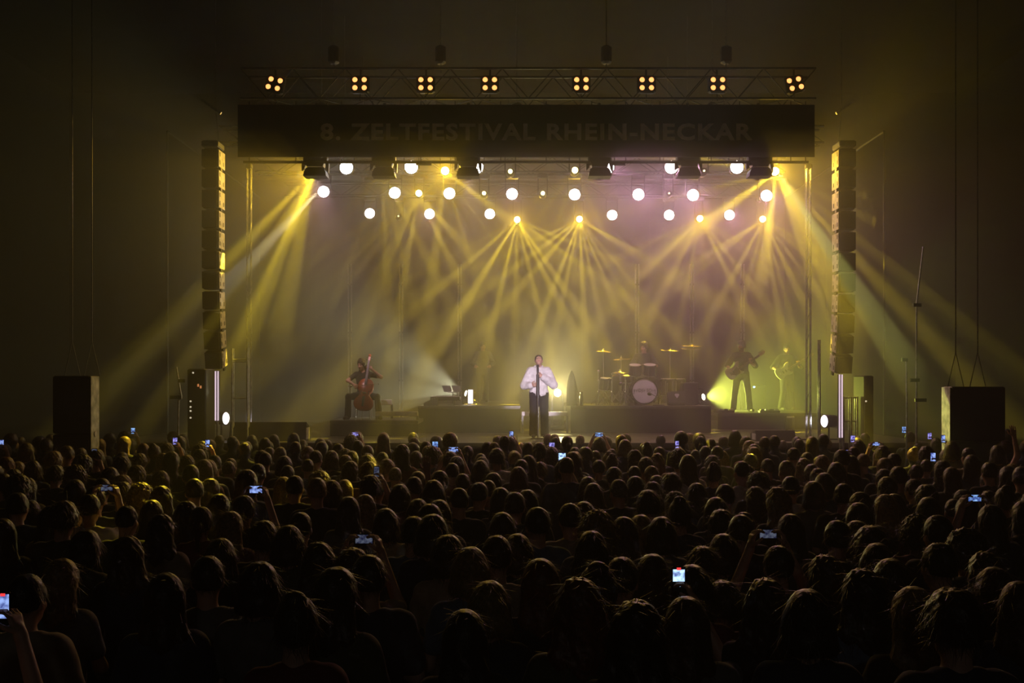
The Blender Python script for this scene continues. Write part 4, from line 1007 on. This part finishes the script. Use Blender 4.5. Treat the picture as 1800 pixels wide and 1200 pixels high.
# small monitor with emblem, amplifier rack, bottle, covered stand
dm = thing('drum_monitor', 'small dark floor monitor with a pale emblem right of the drums', 'loudspeaker', ((1189-900)/F*23.9, 23.9, DZ))
MB().prism([(-.2,0),(.2,0),(.2,.28),(-.2,.28)], -.12, .12, Matrix.Rotation(-.25,4,'X')@Matrix.Translation((0,0,.03))).build('cabinet', M_BLACK, dm)
MB().prism([(-.04,.22),(.04,.22),(.055,.19),(0,.11),(-.055,.19)], -.135, -.122, Matrix.Rotation(-.25,4,'X')@Matrix.Translation((0,0,.03))).build('emblem', M_PALE, dm)
MB().bbox((0,.0,.02),(.4,.2,.04),.01).build('foot', M_BLACK, dm)
ra = thing('amplifier_rack', 'tall black amplifier rack at the right end of the drum riser', 'amplifier', ((1214-900)/F*24.3, 24.5, DZ)); rh = at(0,672,24.3).z-DZ
MB().bbox((0,0,rh/2),(28/F*24.3,.4,rh),.02).build('case', M_BLACK, ra)
for i in range(4): MB().box((0,-.203,rh*(i+.5)/4.2),(.32,.012,rh/5)).build('unit', M_GRILLE, ra)
MB().tube([(.18,0,rh*.5),(.24,-.02,rh*.75),(.32,-.03,rh*.7),(.34,-.03,rh*.3),(.27,-.03,.02)], .006, 5).build('cable', M_BLACK, ra)
bt = thing('bottle', 'dark drinking bottle standing on the left end of the drum riser', 'bottle', ((1022-900)/F*23.8, 23.8, DZ))
MB().lathe([(.043,0),(.046,.02),(.046,.2),(.03,.25),(.024,.26)], n=18).build('flask', mat('dark_bottle',(.03,.035,.03),.3), bt, True); MB().lathe([(.024,.26),(.03,.265),(.03,.31),(.02,.32)], n=18).build('cap', M_BLACK, bt)
cv = thing('covered_stand', 'tapering stand under a dark cloth cover on the drum riser left end', 'stand', ((1005-900)/F*23.75, 23.75, DZ))
hc = at(0,651,23.75).z-DZ; fm = MB(); n = 32
prof = [(.115,0),(.112,.2),(.108,.4),(.09,.55),(.062,.68),(.03,hc-.04),(.008,hc)]
for r, z in prof: fm.v += [((r*(1+.12*math.sin(i*5*2*PI/n)))*math.cos(2*PI*i/n), (r*(1+.12*math.sin(i*5*2*PI/n)))*math.sin(2*PI*i/n), z) for i in range(n)]
for k_ in range(len(prof)-1): fm.f += [(k_*n+i, k_*n+(i+1) % n, k_*n+n+(i+1) % n, k_*n+n+i) for i in range(n)]
fm.f += [tuple(range(n-1,-1,-1)), tuple(range((len(prof)-1)*n, len(prof)*n))]; fm.m = [0]*len(fm.f)
fm.build('cover', K_BLACK, cv, True); MB().cyl((.1,0,.5),(.14,0,.3),.008).build('strap', M_BLACK, cv)

# ------------------------------------------------------------------ keyboards on the left riser
YK = 24.0; kz = at(0,700,YK).z-DZ
kb = thing('keyboard', 'dark stage keyboard on a low stand, left of the singer', 'keyboard', ((783-900)/F*YK, YK, DZ))
kw = 52/F*YK
MB().bbox((0,.05,kz),(kw,.36,.09),.015).build('body', M_BLACK, kb)
for i in range(21): MB().box((-kw*.46+kw*.92*(i+.5)/21,-.06,kz+.05),(kw*.92/21-.003,.14,.015)).build('key', M_PALE, kb)
for s_ in (-1,1):
    MB().cyl((s_*kw*.3,-.1,0),(s_*kw*.3,.2,kz-.04),.014).build('stand_leg', M_BLACK, kb); MB().cyl((s_*kw*.3,.2,0),(s_*kw*.3,-.1,kz-.04),.014).build('stand_leg', M_BLACK, kb)
for i in range(10): MB().lathe([(.011,0),(.009,.018)], (-kw*.4+i*.06,.12,kz+.045), n=8).build('knob', M_CHROME, kb)
mx = thing('effects_console', 'small sloping console with bright knobs at the left of the keyboard', 'console', ((758-900)/F*23.8, 23.75, DZ))
MB().prism([(-.16,0),(.16,0),(.16,.2),(-.16,.06)], -.14, .14).build('case', M_BLACK, mx)
for i in range(6):
    for j in range(2): MB().lathe([(.012,0),(.008,.02)], (-.12+i*.05,-.07+j*.12,.075+i*.022), n=7).build('knob', M_CHROME, mx)
sh = thing('sheet_stand', 'music stand with two tilted dark sheet holders over the keyboard', 'music stand', ((796-900)/F*24.4, 24.4, DZ))
z0 = at(0,688,24.4).z-DZ
MB().cyl((0,.05,.01),(0,.05,z0-.02),.012).build('post', M_ALUD, sh); MB().lathe([(.14,0),(.14,.012),(.02,.03)], (0,.05,0), n=16).build('base', M_BLACK, sh)
for s_ in (-1,1): MB().prism([(s_*.115-.095,0),(s_*.115+.105,0),(s_*.115+.045,.155),(s_*.115-.155,.155)], 0, .012, Matrix.Translation((0,0,z0))@Matrix.Rotation(-.4,4,'X')).build('sheet_holder', M_BLACK, sh)
MB().box((0,-.01,z0-.02),(.3,.03,.02)).build('ledge', M_ALU, sh)
# white-lit panel lamp on the keyboard riser
pl = thing('panel_lamp', 'bright white upright light panel on the keyboard riser', 'stage light', ((827-900)/F*24.6, 24.6, DZ)); ph = at(0,684,24.6).z-DZ
MB().bbox((0,.03,ph/2),(.15,.06,ph+.02),.01).build('case', M_BLACK, pl); MB().box((.0,-.004,ph/2+.01),(.12,.01,ph-.04)).build('diffuser', M_PANEL_L, pl)
MB().bbox((0,0,.008),(.3,.24,.016),.005).build('base', M_PALE, pl)
def floor_lamp(label, x, y, Y, zb_, d, r=.07, lm=M_WHITE_L):
    p = at(x, y, Y); t_ = thing('floor_lamp', label, 'stage light', (p.x, Y, zb_)); z = p.z-zb_; d = Vector(d).normalized()
    MB().lathe([(.05,-.26),(.09,-.22),(.1,-.02),(.085,0),(.07,-.01)], (0,0,z)-d*.06 if False else Vector((0,0,z))-d*.06, d, 20).build('head', M_BLACK, t_, True)
    MB().lathe([(r,-.005),(r*.8,.01),(.01,.016)], Vector((0,0,z))-d*.055, d, 20).build('lens', lm, t_)
    s_ = d.cross(V(0,0,1)).normalized()
    for k_ in (-1,1): MB().box(Vector((0,0,z/2+.05))-d*.15+s_*k_*.13, (.05,.05,z-.1)).build('yoke_arm', M_BLACK, t_)
    MB().bbox((-d.x*.15,-d.y*.15,.06),(.34,.34,.12),.03).build('base', M_BLACK, t_)
    return t_
floor_lamp('glaring floor lamp behind the singer', 980, 690, 24.75, SZ, (-.05,-1,.06), .085)
floor_lamp('glaring floor lamp behind the right end of the drum riser', 1240, 697, 27.6, 1.93, (1,-.8,.18), .085)
floor_lamp('floor lamp on the keyboard riser throwing a white cone to the left', 815, 690, 25.0, DZ, (-1,-.25,.27))
# small blue indicator on an amplifier among the guitarists
am = thing('guitar_amplifier', 'dark guitar amplifier with a blue lamp between the guitarists', 'amplifier', ((1326-900)/F*27.9, 28.0, 1.93 if False else 1.93)); ah = at(0,676,27.7).z-1.93
MB().bbox((0,0,ah/2),(.62,.3,ah),.03).build('cabinet', M_BLACK, am); MB().box((0,-.155,ah*.42),(.54,.01,ah*.7)).build('grille', M_GRILLE, am)
MB().bbox((-.02,-.16,at(0,680,27.75).z-1.93),(.05,.02,.035),.004).build('indicator_lamp', mat('blue_lamp_lit',(.3,.7,1),emit=9,ecol=(.25,.6,1),var=0), am)
# pale battens on short legs and pedal boards
def batten(label, x0, x1, yc, Y, zf, hgt=.1):
    a, b = (x0-CX)/F*Y, (x1-CX)/F*Y; zc = at(0,yc,Y).z-zf; t_ = thing('batten', label, 'batten', ((a+b)/2, Y, zf))
    MB().bbox((0,0,zc),(b-a,.08,hgt),.01).build('face', M_PALE, t_)
    for s_ in (-1,1): MB().box((s_*(b-a)*.48,.05,(zc-hgt*.3)/2),(.05,.05,zc-hgt*.3)).build('leg', M_ALUD, t_)
    return t_
batten('long pale batten on short legs right of the cellist', 660, 735, 727, 22.4, 1.87)
batten('small pale board above the long batten right of the cellist', 663, 689, 707, 23.3, 1.87, .12)
batten('pale batten on short legs behind the singer legs', 917, 999, 727, 23.4, SZ)
batten('short pale batten at the feet of the guitarists', 1383, 1396, 733, 24.6, SZ, .04)
for x, lab in ((1272,'pedal board at the left corner of the guitar riser'),(1352,'pedal board in the middle before the guitarists')):
    t_ = thing('pedal_board', lab, 'pedal board', ((x-900)/F*25.5, 25.5, 1.93))
    MB().bbox((0,0,.03),(.5,.22,.06),.01).build('board', M_BLACK, t_)
    for i in range(4): MB().bbox((-.18+i*.12,0,.075),(.08,.13,.04),.01).build('pedal', M_ALU if i % 2 else M_ALUD, t_)
# dark wedges at the stage front
def wedge(label, x0, x1, y0, Y, edge):
    a, b = (x0-CX)/F*Y, (x1-CX)/F*Y; h = at(0,y0,Y).z-SZ; t_ = thing('stage_monitor', label, 'loudspeaker', ((a+b)/2, Y+.3, SZ))
    MB().prism([(0,0),(.55,0),(.55,h*.6),(.12,h)], -(b-a)/2, (b-a)/2, Matrix.Rotation(-PI/2,4,'Z')@Matrix.Translation((-.3,0,0)) if False else Matrix(((0,1,0,0),(1,0,0,-.3),(0,0,1,0),(0,0,0,1)))).build('cabinet', M_BLACK, t_)
    MB().box(((b-a)/2+.004 if edge > 0 else -(b-a)/2-.004,-.1,h*.4),(.012,.3,h*.6)).build('end_plate', M_PALE, t_)
    return t_
wedge('wide dark stage monitor with pale right end at the left stage front', 402, 537, 742, 20.3, 1)
wedge('dark stage monitor at the right stage front', 1330, 1400, 757, 20.3, -1)

# ------------------------------------------------------------------ the crowd
HC = .013
def crowd_pose(kind):
    if kind == 'm1': return Pose(), 1.0
    if kind == 'm2': return Pose(el_r=(.25,.02,1.12), wr_r=(.06,.24,1.15), hd_r=(-.6,.4,.6), pn_r=(-.8,-.3,0), el_l=(-.25,.02,1.12), wr_l=(-.06,.25,1.13), hd_l=(.6,.4,.6), pn_l=(.8,-.3,0)), 1.06
    if kind == 'f1': return Pose(sh_r=(.155,-.01,1.395), sh_l=(-.155,-.01,1.395)), .88
    if kind == 'f2': return Pose(sh_r=(.155,-.01,1.395), sh_l=(-.155,-.01,1.395), el_r=(.23,.03,1.13), wr_r=(.05,.23,1.2), hd_r=(-.5,.3,.8), pn_r=(-.8,-.3,0), el_l=(-.24,.0,1.12), wr_l=(-.16,.18,.98), hd_l=(.5,.6,-.3), pn_l=(.8,-.3,0)), .9
    if kind == 'p1': return Pose(el_r=(.24,.22,1.36), wr_r=(.1,.33,1.66), hd_r=(-.35,.1,.9), pn_r=(-.75,.15,-.3), curl_r=.8, el_l=(-.23,.02,1.12), wr_l=(-.1,.22,1.05)), .95
    if kind == 'p2': return Pose(el_r=(.25,.2,1.4), wr_r=(.13,.32,1.69), hd_r=(-.2,.05,.95), pn_r=(-.9,.1,0), curl_r=.8, el_l=(-.25,.2,1.4), wr_l=(-.1,.32,1.69), hd_l=(.2,.05,.95), pn_l=(.9,.1,0), curl_l=.8), .95
    if kind == 'up': return Pose(el_r=(.3,.06,1.62), wr_r=(.27,.1,1.88), hd_r=(-.1,.1,1), pn_r=(0,1,0), curl_r=.25), .95
KINDS_ = ['m1','m2','f1','f2','p1','p2','up']
BODY, SHIRT, TROU, SHOE = {}, {}, {}, {}
for kd in KINDS_:
    P_, b_ = crowd_pose(kd)
    hh = .008 if kd in ('p1','p2','up') else HC
    BODY[kd] = body_mesh(P_, hh, True, True, False, b_)
    SHIRT[kd] = shirt_mesh(P_, HC, K_BLACK, inf=.022, sleeve=.38 if kd[0] != 'f' else .3, hem=-.06, b=b_); TROU[kd] = trouser_mesh(P_, .016, K_JEANS, b=b_); SHOE[kd] = shoe_mesh(P_, .016)
P0 = Pose()
STYLES = ['short','cropped','mop','curly','long','wavy','bob','ponytail','bun']
HAIR = {st_: hair_mesh(P0, st_, .0085, H_BROWN, 700 if st_ != 'cropped' else 150, i) for i, st_ in enumerate(STYLES)}
HM = {'black': H_BLACK, 'dark brown': H_BROWN, 'chestnut': H_CHEST, 'blond': H_BLOND, 'grey': H_GREY, 'reddish': H_RED}
KM = {'black': K_BLACK, 'grey': K_GREY, 'blue': K_BLUE, 'navy': K_NAVY, 'white': K_WHITE, 'olive': K_OLIVE, 'wine red': K_WINE, 'beige': K_BEIGE}
STN = {'short': 'short {} hair', 'cropped': 'cropped {} hair', 'mop': 'tousled {} hair', 'curly': 'curly {} hair', 'long': 'long straight {} hair', 'wavy': 'long wavy {} hair', 'bob': 'chin-length {} hair', 'ponytail': '{} ponytail', 'bun': '{} hair in a bun'}
LAND = [(0,'the far left edge'),(60,'the left edge'),(115,'the left speaker stack'),(165,'the grey speaker side'),(225,'the left aisle'),(275,'the dark left wing'),(315,'the left tall stand'),(352,'the left rack'),(385,'the left light tubes'),(430,'the left scaffold'),(475,'the left stage monitor'),(525,'the left monitor end'),(580,'the cello riser edge'),(632,'the cellist'),(685,'the pale batten'),(735,'the keyboard riser end'),(780,'the keyboard'),(826,'the white light panel'),(870,'the keyboard riser'),(910,'the riser gap'),(948,'the singer'),(980,'the glaring lamp'),(1020,'the bottle'),(1060,'the percussion stands'),(1100,'the hi-hat'),(1135,'the bass drum'),(1180,'the drum monitor'),(1216,'the tall cymbals'),(1250,'the drum riser end'),(1300,'the bassist'),(1345,'the amplifier'),(1390,'the far right guitarist'),(1440,'the right side lamp'),(1480,'the right light tubes'),(1530,'the right rack'),(1575,'the dark right wing'),(1612,'the very tall stand'),(1655,'the pale green panel'),(1700,'the right speaker stack'),(1745,'the outer right stack'),(1790,'the right edge')]
def rowname(y):
    for lim, n_ in ((772,'front'),(786,'second'),(802,'third'),(822,'fourth'),(848,'fifth'),(875,'sixth'),(905,'seventh'),(940,'eighth'),(985,'ninth')):
        if y < lim: return n_+' row'
    return 'nearest rows'
# heads read off the photograph: x, top of head, hair style, hair colour, (shirt)
HEADS = [(107,984,'long','blond'),(365,978,'short','dark brown','grey'),(225,944,'wavy','chestnut'),(150,933,'bob','dark brown'),(387,948,'bob','chestnut'),(405,900,'long','blond'),(462,920,'mop','dark brown'),(507,925,'bob','dark brown'),(90,890,'long','dark brown'),(30,866,'short','black'),(53,880,'bob','dark brown'),(110,885,'mop','chestnut'),(4,913,'long','chestnut'),(247,855,'curly','blond'),(283,855,'wavy','chestnut'),(167,855,'short','dark brown'),(213,850,'mop','chestnut'),(327,882,'long','dark brown'),(353,892,'ponytail','dark brown'),(283,905,'wavy','dark brown'),(222,888,'cropped','black'),(518,836,'short','black'),(557,840,'short','blond'),(583,845,'bob','chestnut'),(453,815,'short','black'),(377,800,'short','dark brown'),(328,802,'mop','chestnut'),(240,820,'mop','chestnut'),(193,822,'bob','dark brown'),(282,828,'bob','chestnut'),(132,822,'curly','chestnut'),(97,820,'mop','dark brown'),(5,832,'short','dark brown'),
 (613,874,'long','dark brown'),(642,870,'long','blond'),(678,895,'bob','dark brown'),(662,842,'short','black'),(703,852,'bob','dark brown'),(728,838,'short','dark brown'),(762,845,'bob','dark brown'),(735,878,'bob','chestnut'),(755,886,'short','chestnut'),(772,880,'long','chestnut'),(727,908,'short','black','blue'),(760,906,'bob','dark brown'),(787,942,'bob','dark brown'),(807,857,'cropped','dark brown'),(842,848,'short','black'),(880,858,'long','dark brown'),(905,865,'short','chestnut'),(927,862,'long','dark brown'),(883,902,'bob','dark brown'),(873,942,'short','chestnut'),(910,940,'bob','chestnut'),(945,892,'short','black','blue'),(1002,885,'short','dark brown'),(1027,883,'bob','chestnut'),(973,890,'bob','dark brown'),(1050,906,'curly','blond'),(1097,910,'long','chestnut'),(1127,906,'long','blond'),(1163,910,'bob','chestnut'),(1187,865,'wavy','dark brown'),(1117,838,'long','black'),(1088,842,'cropped','grey'),(1043,850,'bob','chestnut'),(1040,935,'bob','black'),(827,964,'bob','blond'),(648,976,'short','dark brown','navy'),(633,945,'mop','chestnut'),(950,985,'long','reddish'),(1093,980,'short','dark brown'),(1147,976,'long','chestnut'),(1050,998,'bun','chestnut'),(860,1024,'bob','blond','navy'),(1018,1020,'wavy','reddish'),(817,1075,'long','black'),
 (1225,850,'long','black'),(1333,834,'curly','dark brown'),(1275,851,'short','dark brown'),(1390,837,'short','black'),(1430,847,'bob','chestnut'),(1438,823,'short','chestnut'),(1413,806,'wavy','blond'),(1560,838,'short','chestnut'),(1557,870,'long','blond'),(1573,869,'bob','chestnut'),(1513,865,'short','chestnut'),(1510,885,'bob','chestnut'),(1483,850,'short','black'),(1630,855,'mop','dark brown'),(1633,875,'bob','dark brown'),(1607,842,'short','dark brown'),(1700,875,'long','dark brown'),(1767,858,'bun','black'),(1673,822,'long','chestnut'),(1740,812,'short','dark brown'),(1773,820,'bob','dark brown'),(1796,820,'short','chestnut'),(1268,900,'mop','dark brown'),(1303,905,'short','chestnut'),(1272,940,'bob','dark brown'),(1472,915,'short','dark brown'),(1507,917,'bob','chestnut'),(1533,930,'mop','chestnut'),(1613,912,'curly','dark brown'),(1650,906,'short','dark brown'),(1700,938,'curly','dark brown'),(1543,957,'bob','dark brown'),(1237,966,'mop','chestnut'),(1217,996,'bob','dark brown'),(1452,978,'wavy','chestnut'),(1567,985,'bob','chestnut'),(1603,963,'short','dark brown'),(1653,955,'short','black','navy'),(1733,972,'wavy','chestnut'),(1750,1000,'bob','chestnut'),(1793,1025,'long','chestnut'),(1517,1003,'wavy','black'),(1272,1027,'mop','dark brown'),(1607,1035,'long','blond'),(1347,1020,'wavy','dark brown'),(1420,1040,'bob','black'),(560,955,'wavy','dark brown'),(590,1000,'long','dark brown'),(455,990,'bob','black'),(520,1050,'bun','dark brown'),(700,1015,'ponytail','dark brown'),(1200,905,'short','dark brown'),(1390,905,'long','dark brown'),(1405,955,'short','dark brown'),(1350,960,'bob','dark brown'),(290,1010,'long','dark brown'),(45,1010,'short','black'),(1680,1045,'mop','dark brown'),(1120,1060,'wavy','dark brown')]
# phones: x, y, width, height (portrait when higher than wide)
PHONES = [(1193,1018,22,42),(988,805,13,19),(970,784,10,13),(797,790,17,9),(765,783,10,15),(624,763,12,7),(899,764,7,13),(1053,764,14,8),(1190,781,6,11),(450,860,23,13),(188,857,17,9),(308,775,8,11),(365,779,8,11),(234,757,7,7),(166,796,9,13),(3,779,8,12),(662,829,6,12),(1484,795,11,9),(1640,803,9,15),(1713,875,13,10),(1499,771,8,9),(1540,780,8,6),(1589,755,7,11),(1634,766,7,10),(1658,771,7,9),(1350,938,26,15),(640,947,16,9),(6,1065,18,30)]
placed = []
def clear(x, y, d=.36): return all(((x-a)*.8)**2+((y-b)*1.12)**2 > d*d for a, b in placed)
CROWD = []                                     # x, Y, scale, kind, style, colour, shirt, turn, px, py
rs = random.Random(5)
def pick_shirt(): return rs.choices(list(KM), [34,14,8,16,6,9,7,6])[0]
def kind_for(st_): return rs.choice(['f1','f2']) if st_ in ('long','wavy','bob','ponytail','bun') else rs.choice(['m1','m2'])
PH = []
for (x, y, w_, h_) in PHONES:
    land = w_ > h_
    best = None
    for hgt in (1.74,1.7,1.78,1.66,1.82,1.62):
        s_ = hgt/1.75; zp_ = 1.785*s_; Yp = F*(CAMH-zp_)/(y-HZ); Xp = (x-CX)/F*Yp
        if clear(Xp-.0*s_, Yp-.34*s_) and Yp < 18.95+.3: best = (Xp, Yp, s_, zp_); break
        best = best or (Xp, Yp, s_, zp_)
    Xp, Yp, s_, zp_ = best; X, Yh = Xp-.02*s_, Yp-.34*s_
    if Yp > 19.3: Yp = 19.3; Yh = Yp-.34*s_; Xp = (x-CX)/F*Yp; X = Xp-.02; zp_ = CAMH-(y-HZ)/F*Yp; s_ = zp_/1.785
    if abs(X) > 6.2 and 15.7 < Yh < 17.2:
        k_ = 15.6/Yp; Yp *= k_; X *= k_; Xp *= k_; Yh = Yp-.34*s_; zp_ = CAMH-(y-HZ)/F*Yp; s_ = zp_/1.785
    placed.append((X, Yh)); st_ = rs.choice(STYLES)
    CROWD.append((X, Yh, s_, 'p2' if land else 'p1', st_, rs.choice(['dark brown','black','chestnut']), pick_shirt(), 0, x, y+6, True))
    PH.append((Xp, Yp, zp_, w_/F*Yp, h_/F*Yp, land, s_, x, y))
for hd in HEADS:
    x, y, st_, col = hd[:4]; hs = [1.7,1.74,1.66,1.78,1.62,1.82,1.58,1.86] if st_ not in ('short','cropped') else [1.76,1.8,1.72,1.84,1.68,1.88,1.64]
    best = None
    for hgt in hs:
        Y = F*(CAMH-hgt-.012)/(y-HZ); X = (x-CX)/F*Y
        if clear(X, Y, .37): best = (X, Y, hgt/1.75); break
    if best is None:
        continue
    X, Y, s_ = best; placed.append((X, Y)); CROWD.append((X, Y, s_, kind_for(st_), st_, col, hd[4] if len(hd) > 4 else pick_shirt(), rs.uniform(-.35,.35), x, y, False))
# the rest of the standing crowd, filled in row by row towards the stage
Y = 18.75; row = 0
while Y > 6.2:
    wx = Y*.52+.3; sp = .47 if Y > 12 else .52
    x = -wx+rs.uniform(0, sp)
    while x < wx:
        X, Yj, hgt = x+rs.uniform(-.1,.1), Y+rs.uniform(-.14,.14), rs.gauss(1.71,.065)
        hgt = min(1.86, max(1.56, hgt)); py = HZ+F*(CAMH-hgt)/Yj
        if clear(X, Yj, .4) and py < 905 and not (abs(X) > 5.9 and 15.9 < Yj < 17.2):
            st_ = rs.choices(STYLES, [26,10,9,5,14,10,13,8,5])[0]; col = rs.choices(list(HM), [20,34,22,16,5,3])[0]
            placed.append((X, Yj)); CROWD.append((X, Yj, hgt/1.75, kind_for(st_), st_, col, pick_shirt(), rs.uniform(-.4,.4), CX+X/Yj*F, py, False))
        x += sp*rs.uniform(.85,1.25)
    Y -= .5 if Y > 12 else .58
    row += 1
# raised hands
for i, c in enumerate(CROWD):
    pass
def raise_hand(x, y):
    j = min((i for i, c in enumerate(CROWD) if not c[10]), key=lambda i: (CROWD[i][8]-x)**2+(CROWD[i][9]-y)**2); c = list(CROWD[j]); c[3] = 'up'; CROWD[j] = tuple(c)
raise_hand(685, 850); raise_hand(1748, 790); raise_hand(425, 790); raise_hand(205, 800)
CROWD.sort(key=lambda c: (not c[10], c[1]))
NIND = 312
used = {}
def crowd_label(c):
    hair = STN[c[4]].format(c[5]); land = min(LAND, key=lambda q: abs(q[0]-c[8]))[1]; act = 'filming spectator' if c[10] else ('spectator raising a hand' if c[3] == 'up' else 'spectator')
    opts = [f'{act} with {hair}, {rowname(c[9])}, below {land}', f'{act} with {hair} and {c[6]} top, {rowname(c[9])}, below {land}', f'{act}, {hair}, {c[6]} top, set back in {rowname(c[9])} below {land}']
    for o in opts:
        if o not in used and len(o.split()) <= 16: used[o] = 1; return o
    side = 'right' if c[7] > 0 else 'left'
    o = f'{act}, {hair}, turned {side}, {rowname(c[9])}, below {land}'; used[o] = 1; return o
def person(c):
    X, Yj, s_, kd, st_, col, shirt, turn = c[:8]
    o = link('person', BODY[kd]); o.location = (X, Yj, 0); o.rotation_euler = (0, 0, turn if not c[10] else 0); o.scale = (s_,)*3
    tag(o, crowd_label(c), 'person', 'crowd seen from behind')
    for nm, me, m in (('hair', HAIR[st_], HM[col]), ('shirt', SHIRT[kd], KM[shirt]), ('trousers', TROU[kd], K_JEANS), ('shoes', SHOE[kd], M_SHOE)):
        p_ = link(nm, me, o)
        if nm in ('hair', 'shirt'): p_.material_slots[0].link = 'OBJECT'; p_.material_slots[0].material = m
    return o
for c in CROWD[:NIND]: person(c)
# the farthest rows beyond what can be told apart, as one mass
rest = CROWD[NIND:]
print('crowd', len(CROWD), 'mass', len(rest))
if rest:
    def coarse(kd):
        P_, b_ = crowd_pose(kd); fb = Field(.03, .04); add_torso(fb, P_, .02, b_)
        for s in 'rl': add_arm(fb, P_, s, .01, 1.0, b_); add_leg(fb, P_, s, .015, b_)
        add_head(fb, P_, False); fb.mesh('tmp', K_BLACK); return fb.co, fb.fq
    CO = {kd: coarse(kd) for kd in ('m1','f1')}
    def ch(st_):
        fb = Field(.016, .02); add_hair(fb, P0, st_); fb.mesh('tmp', K_BLACK, noise=.003, nscale=45); v2, f2 = strands(fb, 60, P0, .05, .2, .0025, 1)
        return np.concatenate((fb.co, v2)), np.concatenate((fb.fq, f2+len(fb.co)))
    CH = {st_: ch(st_) for st_ in STYLES}
    vsx, fsx, mi, off = [], [], [], 0
    hmn = list(HM)
    for c in rest:
        a = c[7]; R = np.array([[math.cos(a),-math.sin(a),0],[math.sin(a),math.cos(a),0],[0,0,1]])*c[2]
        for (co, fq), m in ((CO['f1' if c[3][0] == 'f' else 'm1'], 0), (CH[c[4]], 1+hmn.index(c[5]))):
            vsx.append(co@R.T+A3(c[0], c[1], 0)); fsx.append(fq+off); mi.append(np.full(len(fq), m)); off += len(co)
    me = mesh_np('far_crowd', np.concatenate(vsx), np.concatenate(fsx), [K_NAVY]+[HM[n_] for n_ in hmn]); me.polygons.foreach_set('material_index', np.concatenate(mi).astype(np.int32))
    tag(link('far_crowd', me), 'packed far rows of spectators right before the stage', 'crowd', kind='stuff')
# phones
def screen_mat(i, tint, e):
    m = bpy.data.materials.new('phone_screen_lit'); m.use_nodes = True; t = m.node_tree; b = t.nodes['Principled BSDF']; b.inputs['Base Color'].default_value = (.02,.02,.03,1); b.inputs['Roughness'].default_value = .2
    tc = t.nodes.new('ShaderNodeTexCoord'); no = t.nodes.new('ShaderNodeTexNoise'); no.inputs['Scale'].default_value = 38; no.noise_dimensions = '4D'; no.inputs['W'].default_value = i*1.7
    cr = t.nodes.new('ShaderNodeValToRGB'); cr.color_ramp.elements[0].position = .38; cr.color_ramp.elements[0].color = (tint[0]*.15, tint[1]*.15, tint[2]*.3, 1); cr.color_ramp.elements[1].position = .6; cr.color_ramp.elements[1].color = (*tint, 1)
    t.links.new(tc.outputs['Object'], no.inputs['Vector']); t.links.new(no.outputs['Fac'], cr.inputs[0]); t.links.new(cr.outputs[0], b.inputs['Emission Color']); b.inputs['Emission Strength'].default_value = e
    m.cycles.emission_sampling = 'NONE'; return m
TINTS = [(.35,.5,1),(.3,.55,1),(.45,.4,1)]
SCR = [screen_mat(i, TINTS[i % 3], 1.0) for i in range(6)]
SCR_B = screen_mat(9, (.5,.75,1), 1.6); SCR_D = screen_mat(8, (.3,.35,.5), .25)
M_REC = mat('record_dot_lit', (1,.1,.1), emit=1.2, ecol=(1,.05,.05), var=0)
for i, (X, Yp, z, w_, h_, land, s_, px, py) in enumerate(PH):
    sw = max(w_, .055) if not land else max(w_, .11); sh_ = max(h_, .11) if not land else max(h_, .055)
    land_ = min(LAND, key=lambda q: abs(q[0]-px))[1]
    lb = f'{"landscape" if land else "upright"} glowing phone, {rowname(py+6)}, below {land_}'
    if lb in used: lb = lb.replace('glowing phone', 'glowing phone right of its twin')
    used[lb] = 1
    t_ = thing('phone', lb, 'phone', (X, Yp, z), 0, 'phones held up in the crowd')
    MB().bbox((0,0,0),(sw+.008,.009,sh_+.01),.004).build('case', M_BLACK, t_)
    dim = px in (1350, 640, 188, 166, 662); br = px in (1193, 988)
    MB().box((0,-.0052,0 if px != 1193 else .02),(sw*.94,.001,sh_*.94 if px != 1193 else sh_*.5)).build('screen', SCR_D if dim else (SCR_B if br else SCR[i % 6]), t_)
    if px in (1193, 6): MB().box((0,-.006,sh_*.45),(.02,.001,.012)).build('record_dot', M_REC, t_)
    if px == 1193:
        for k_ in range(4): MB().lathe([(.004,0),(.004,.001)], (-.018+k_*.012,-.006,-.03), (0,-1,0), 8).build('control_dot', SCR_B, t_)
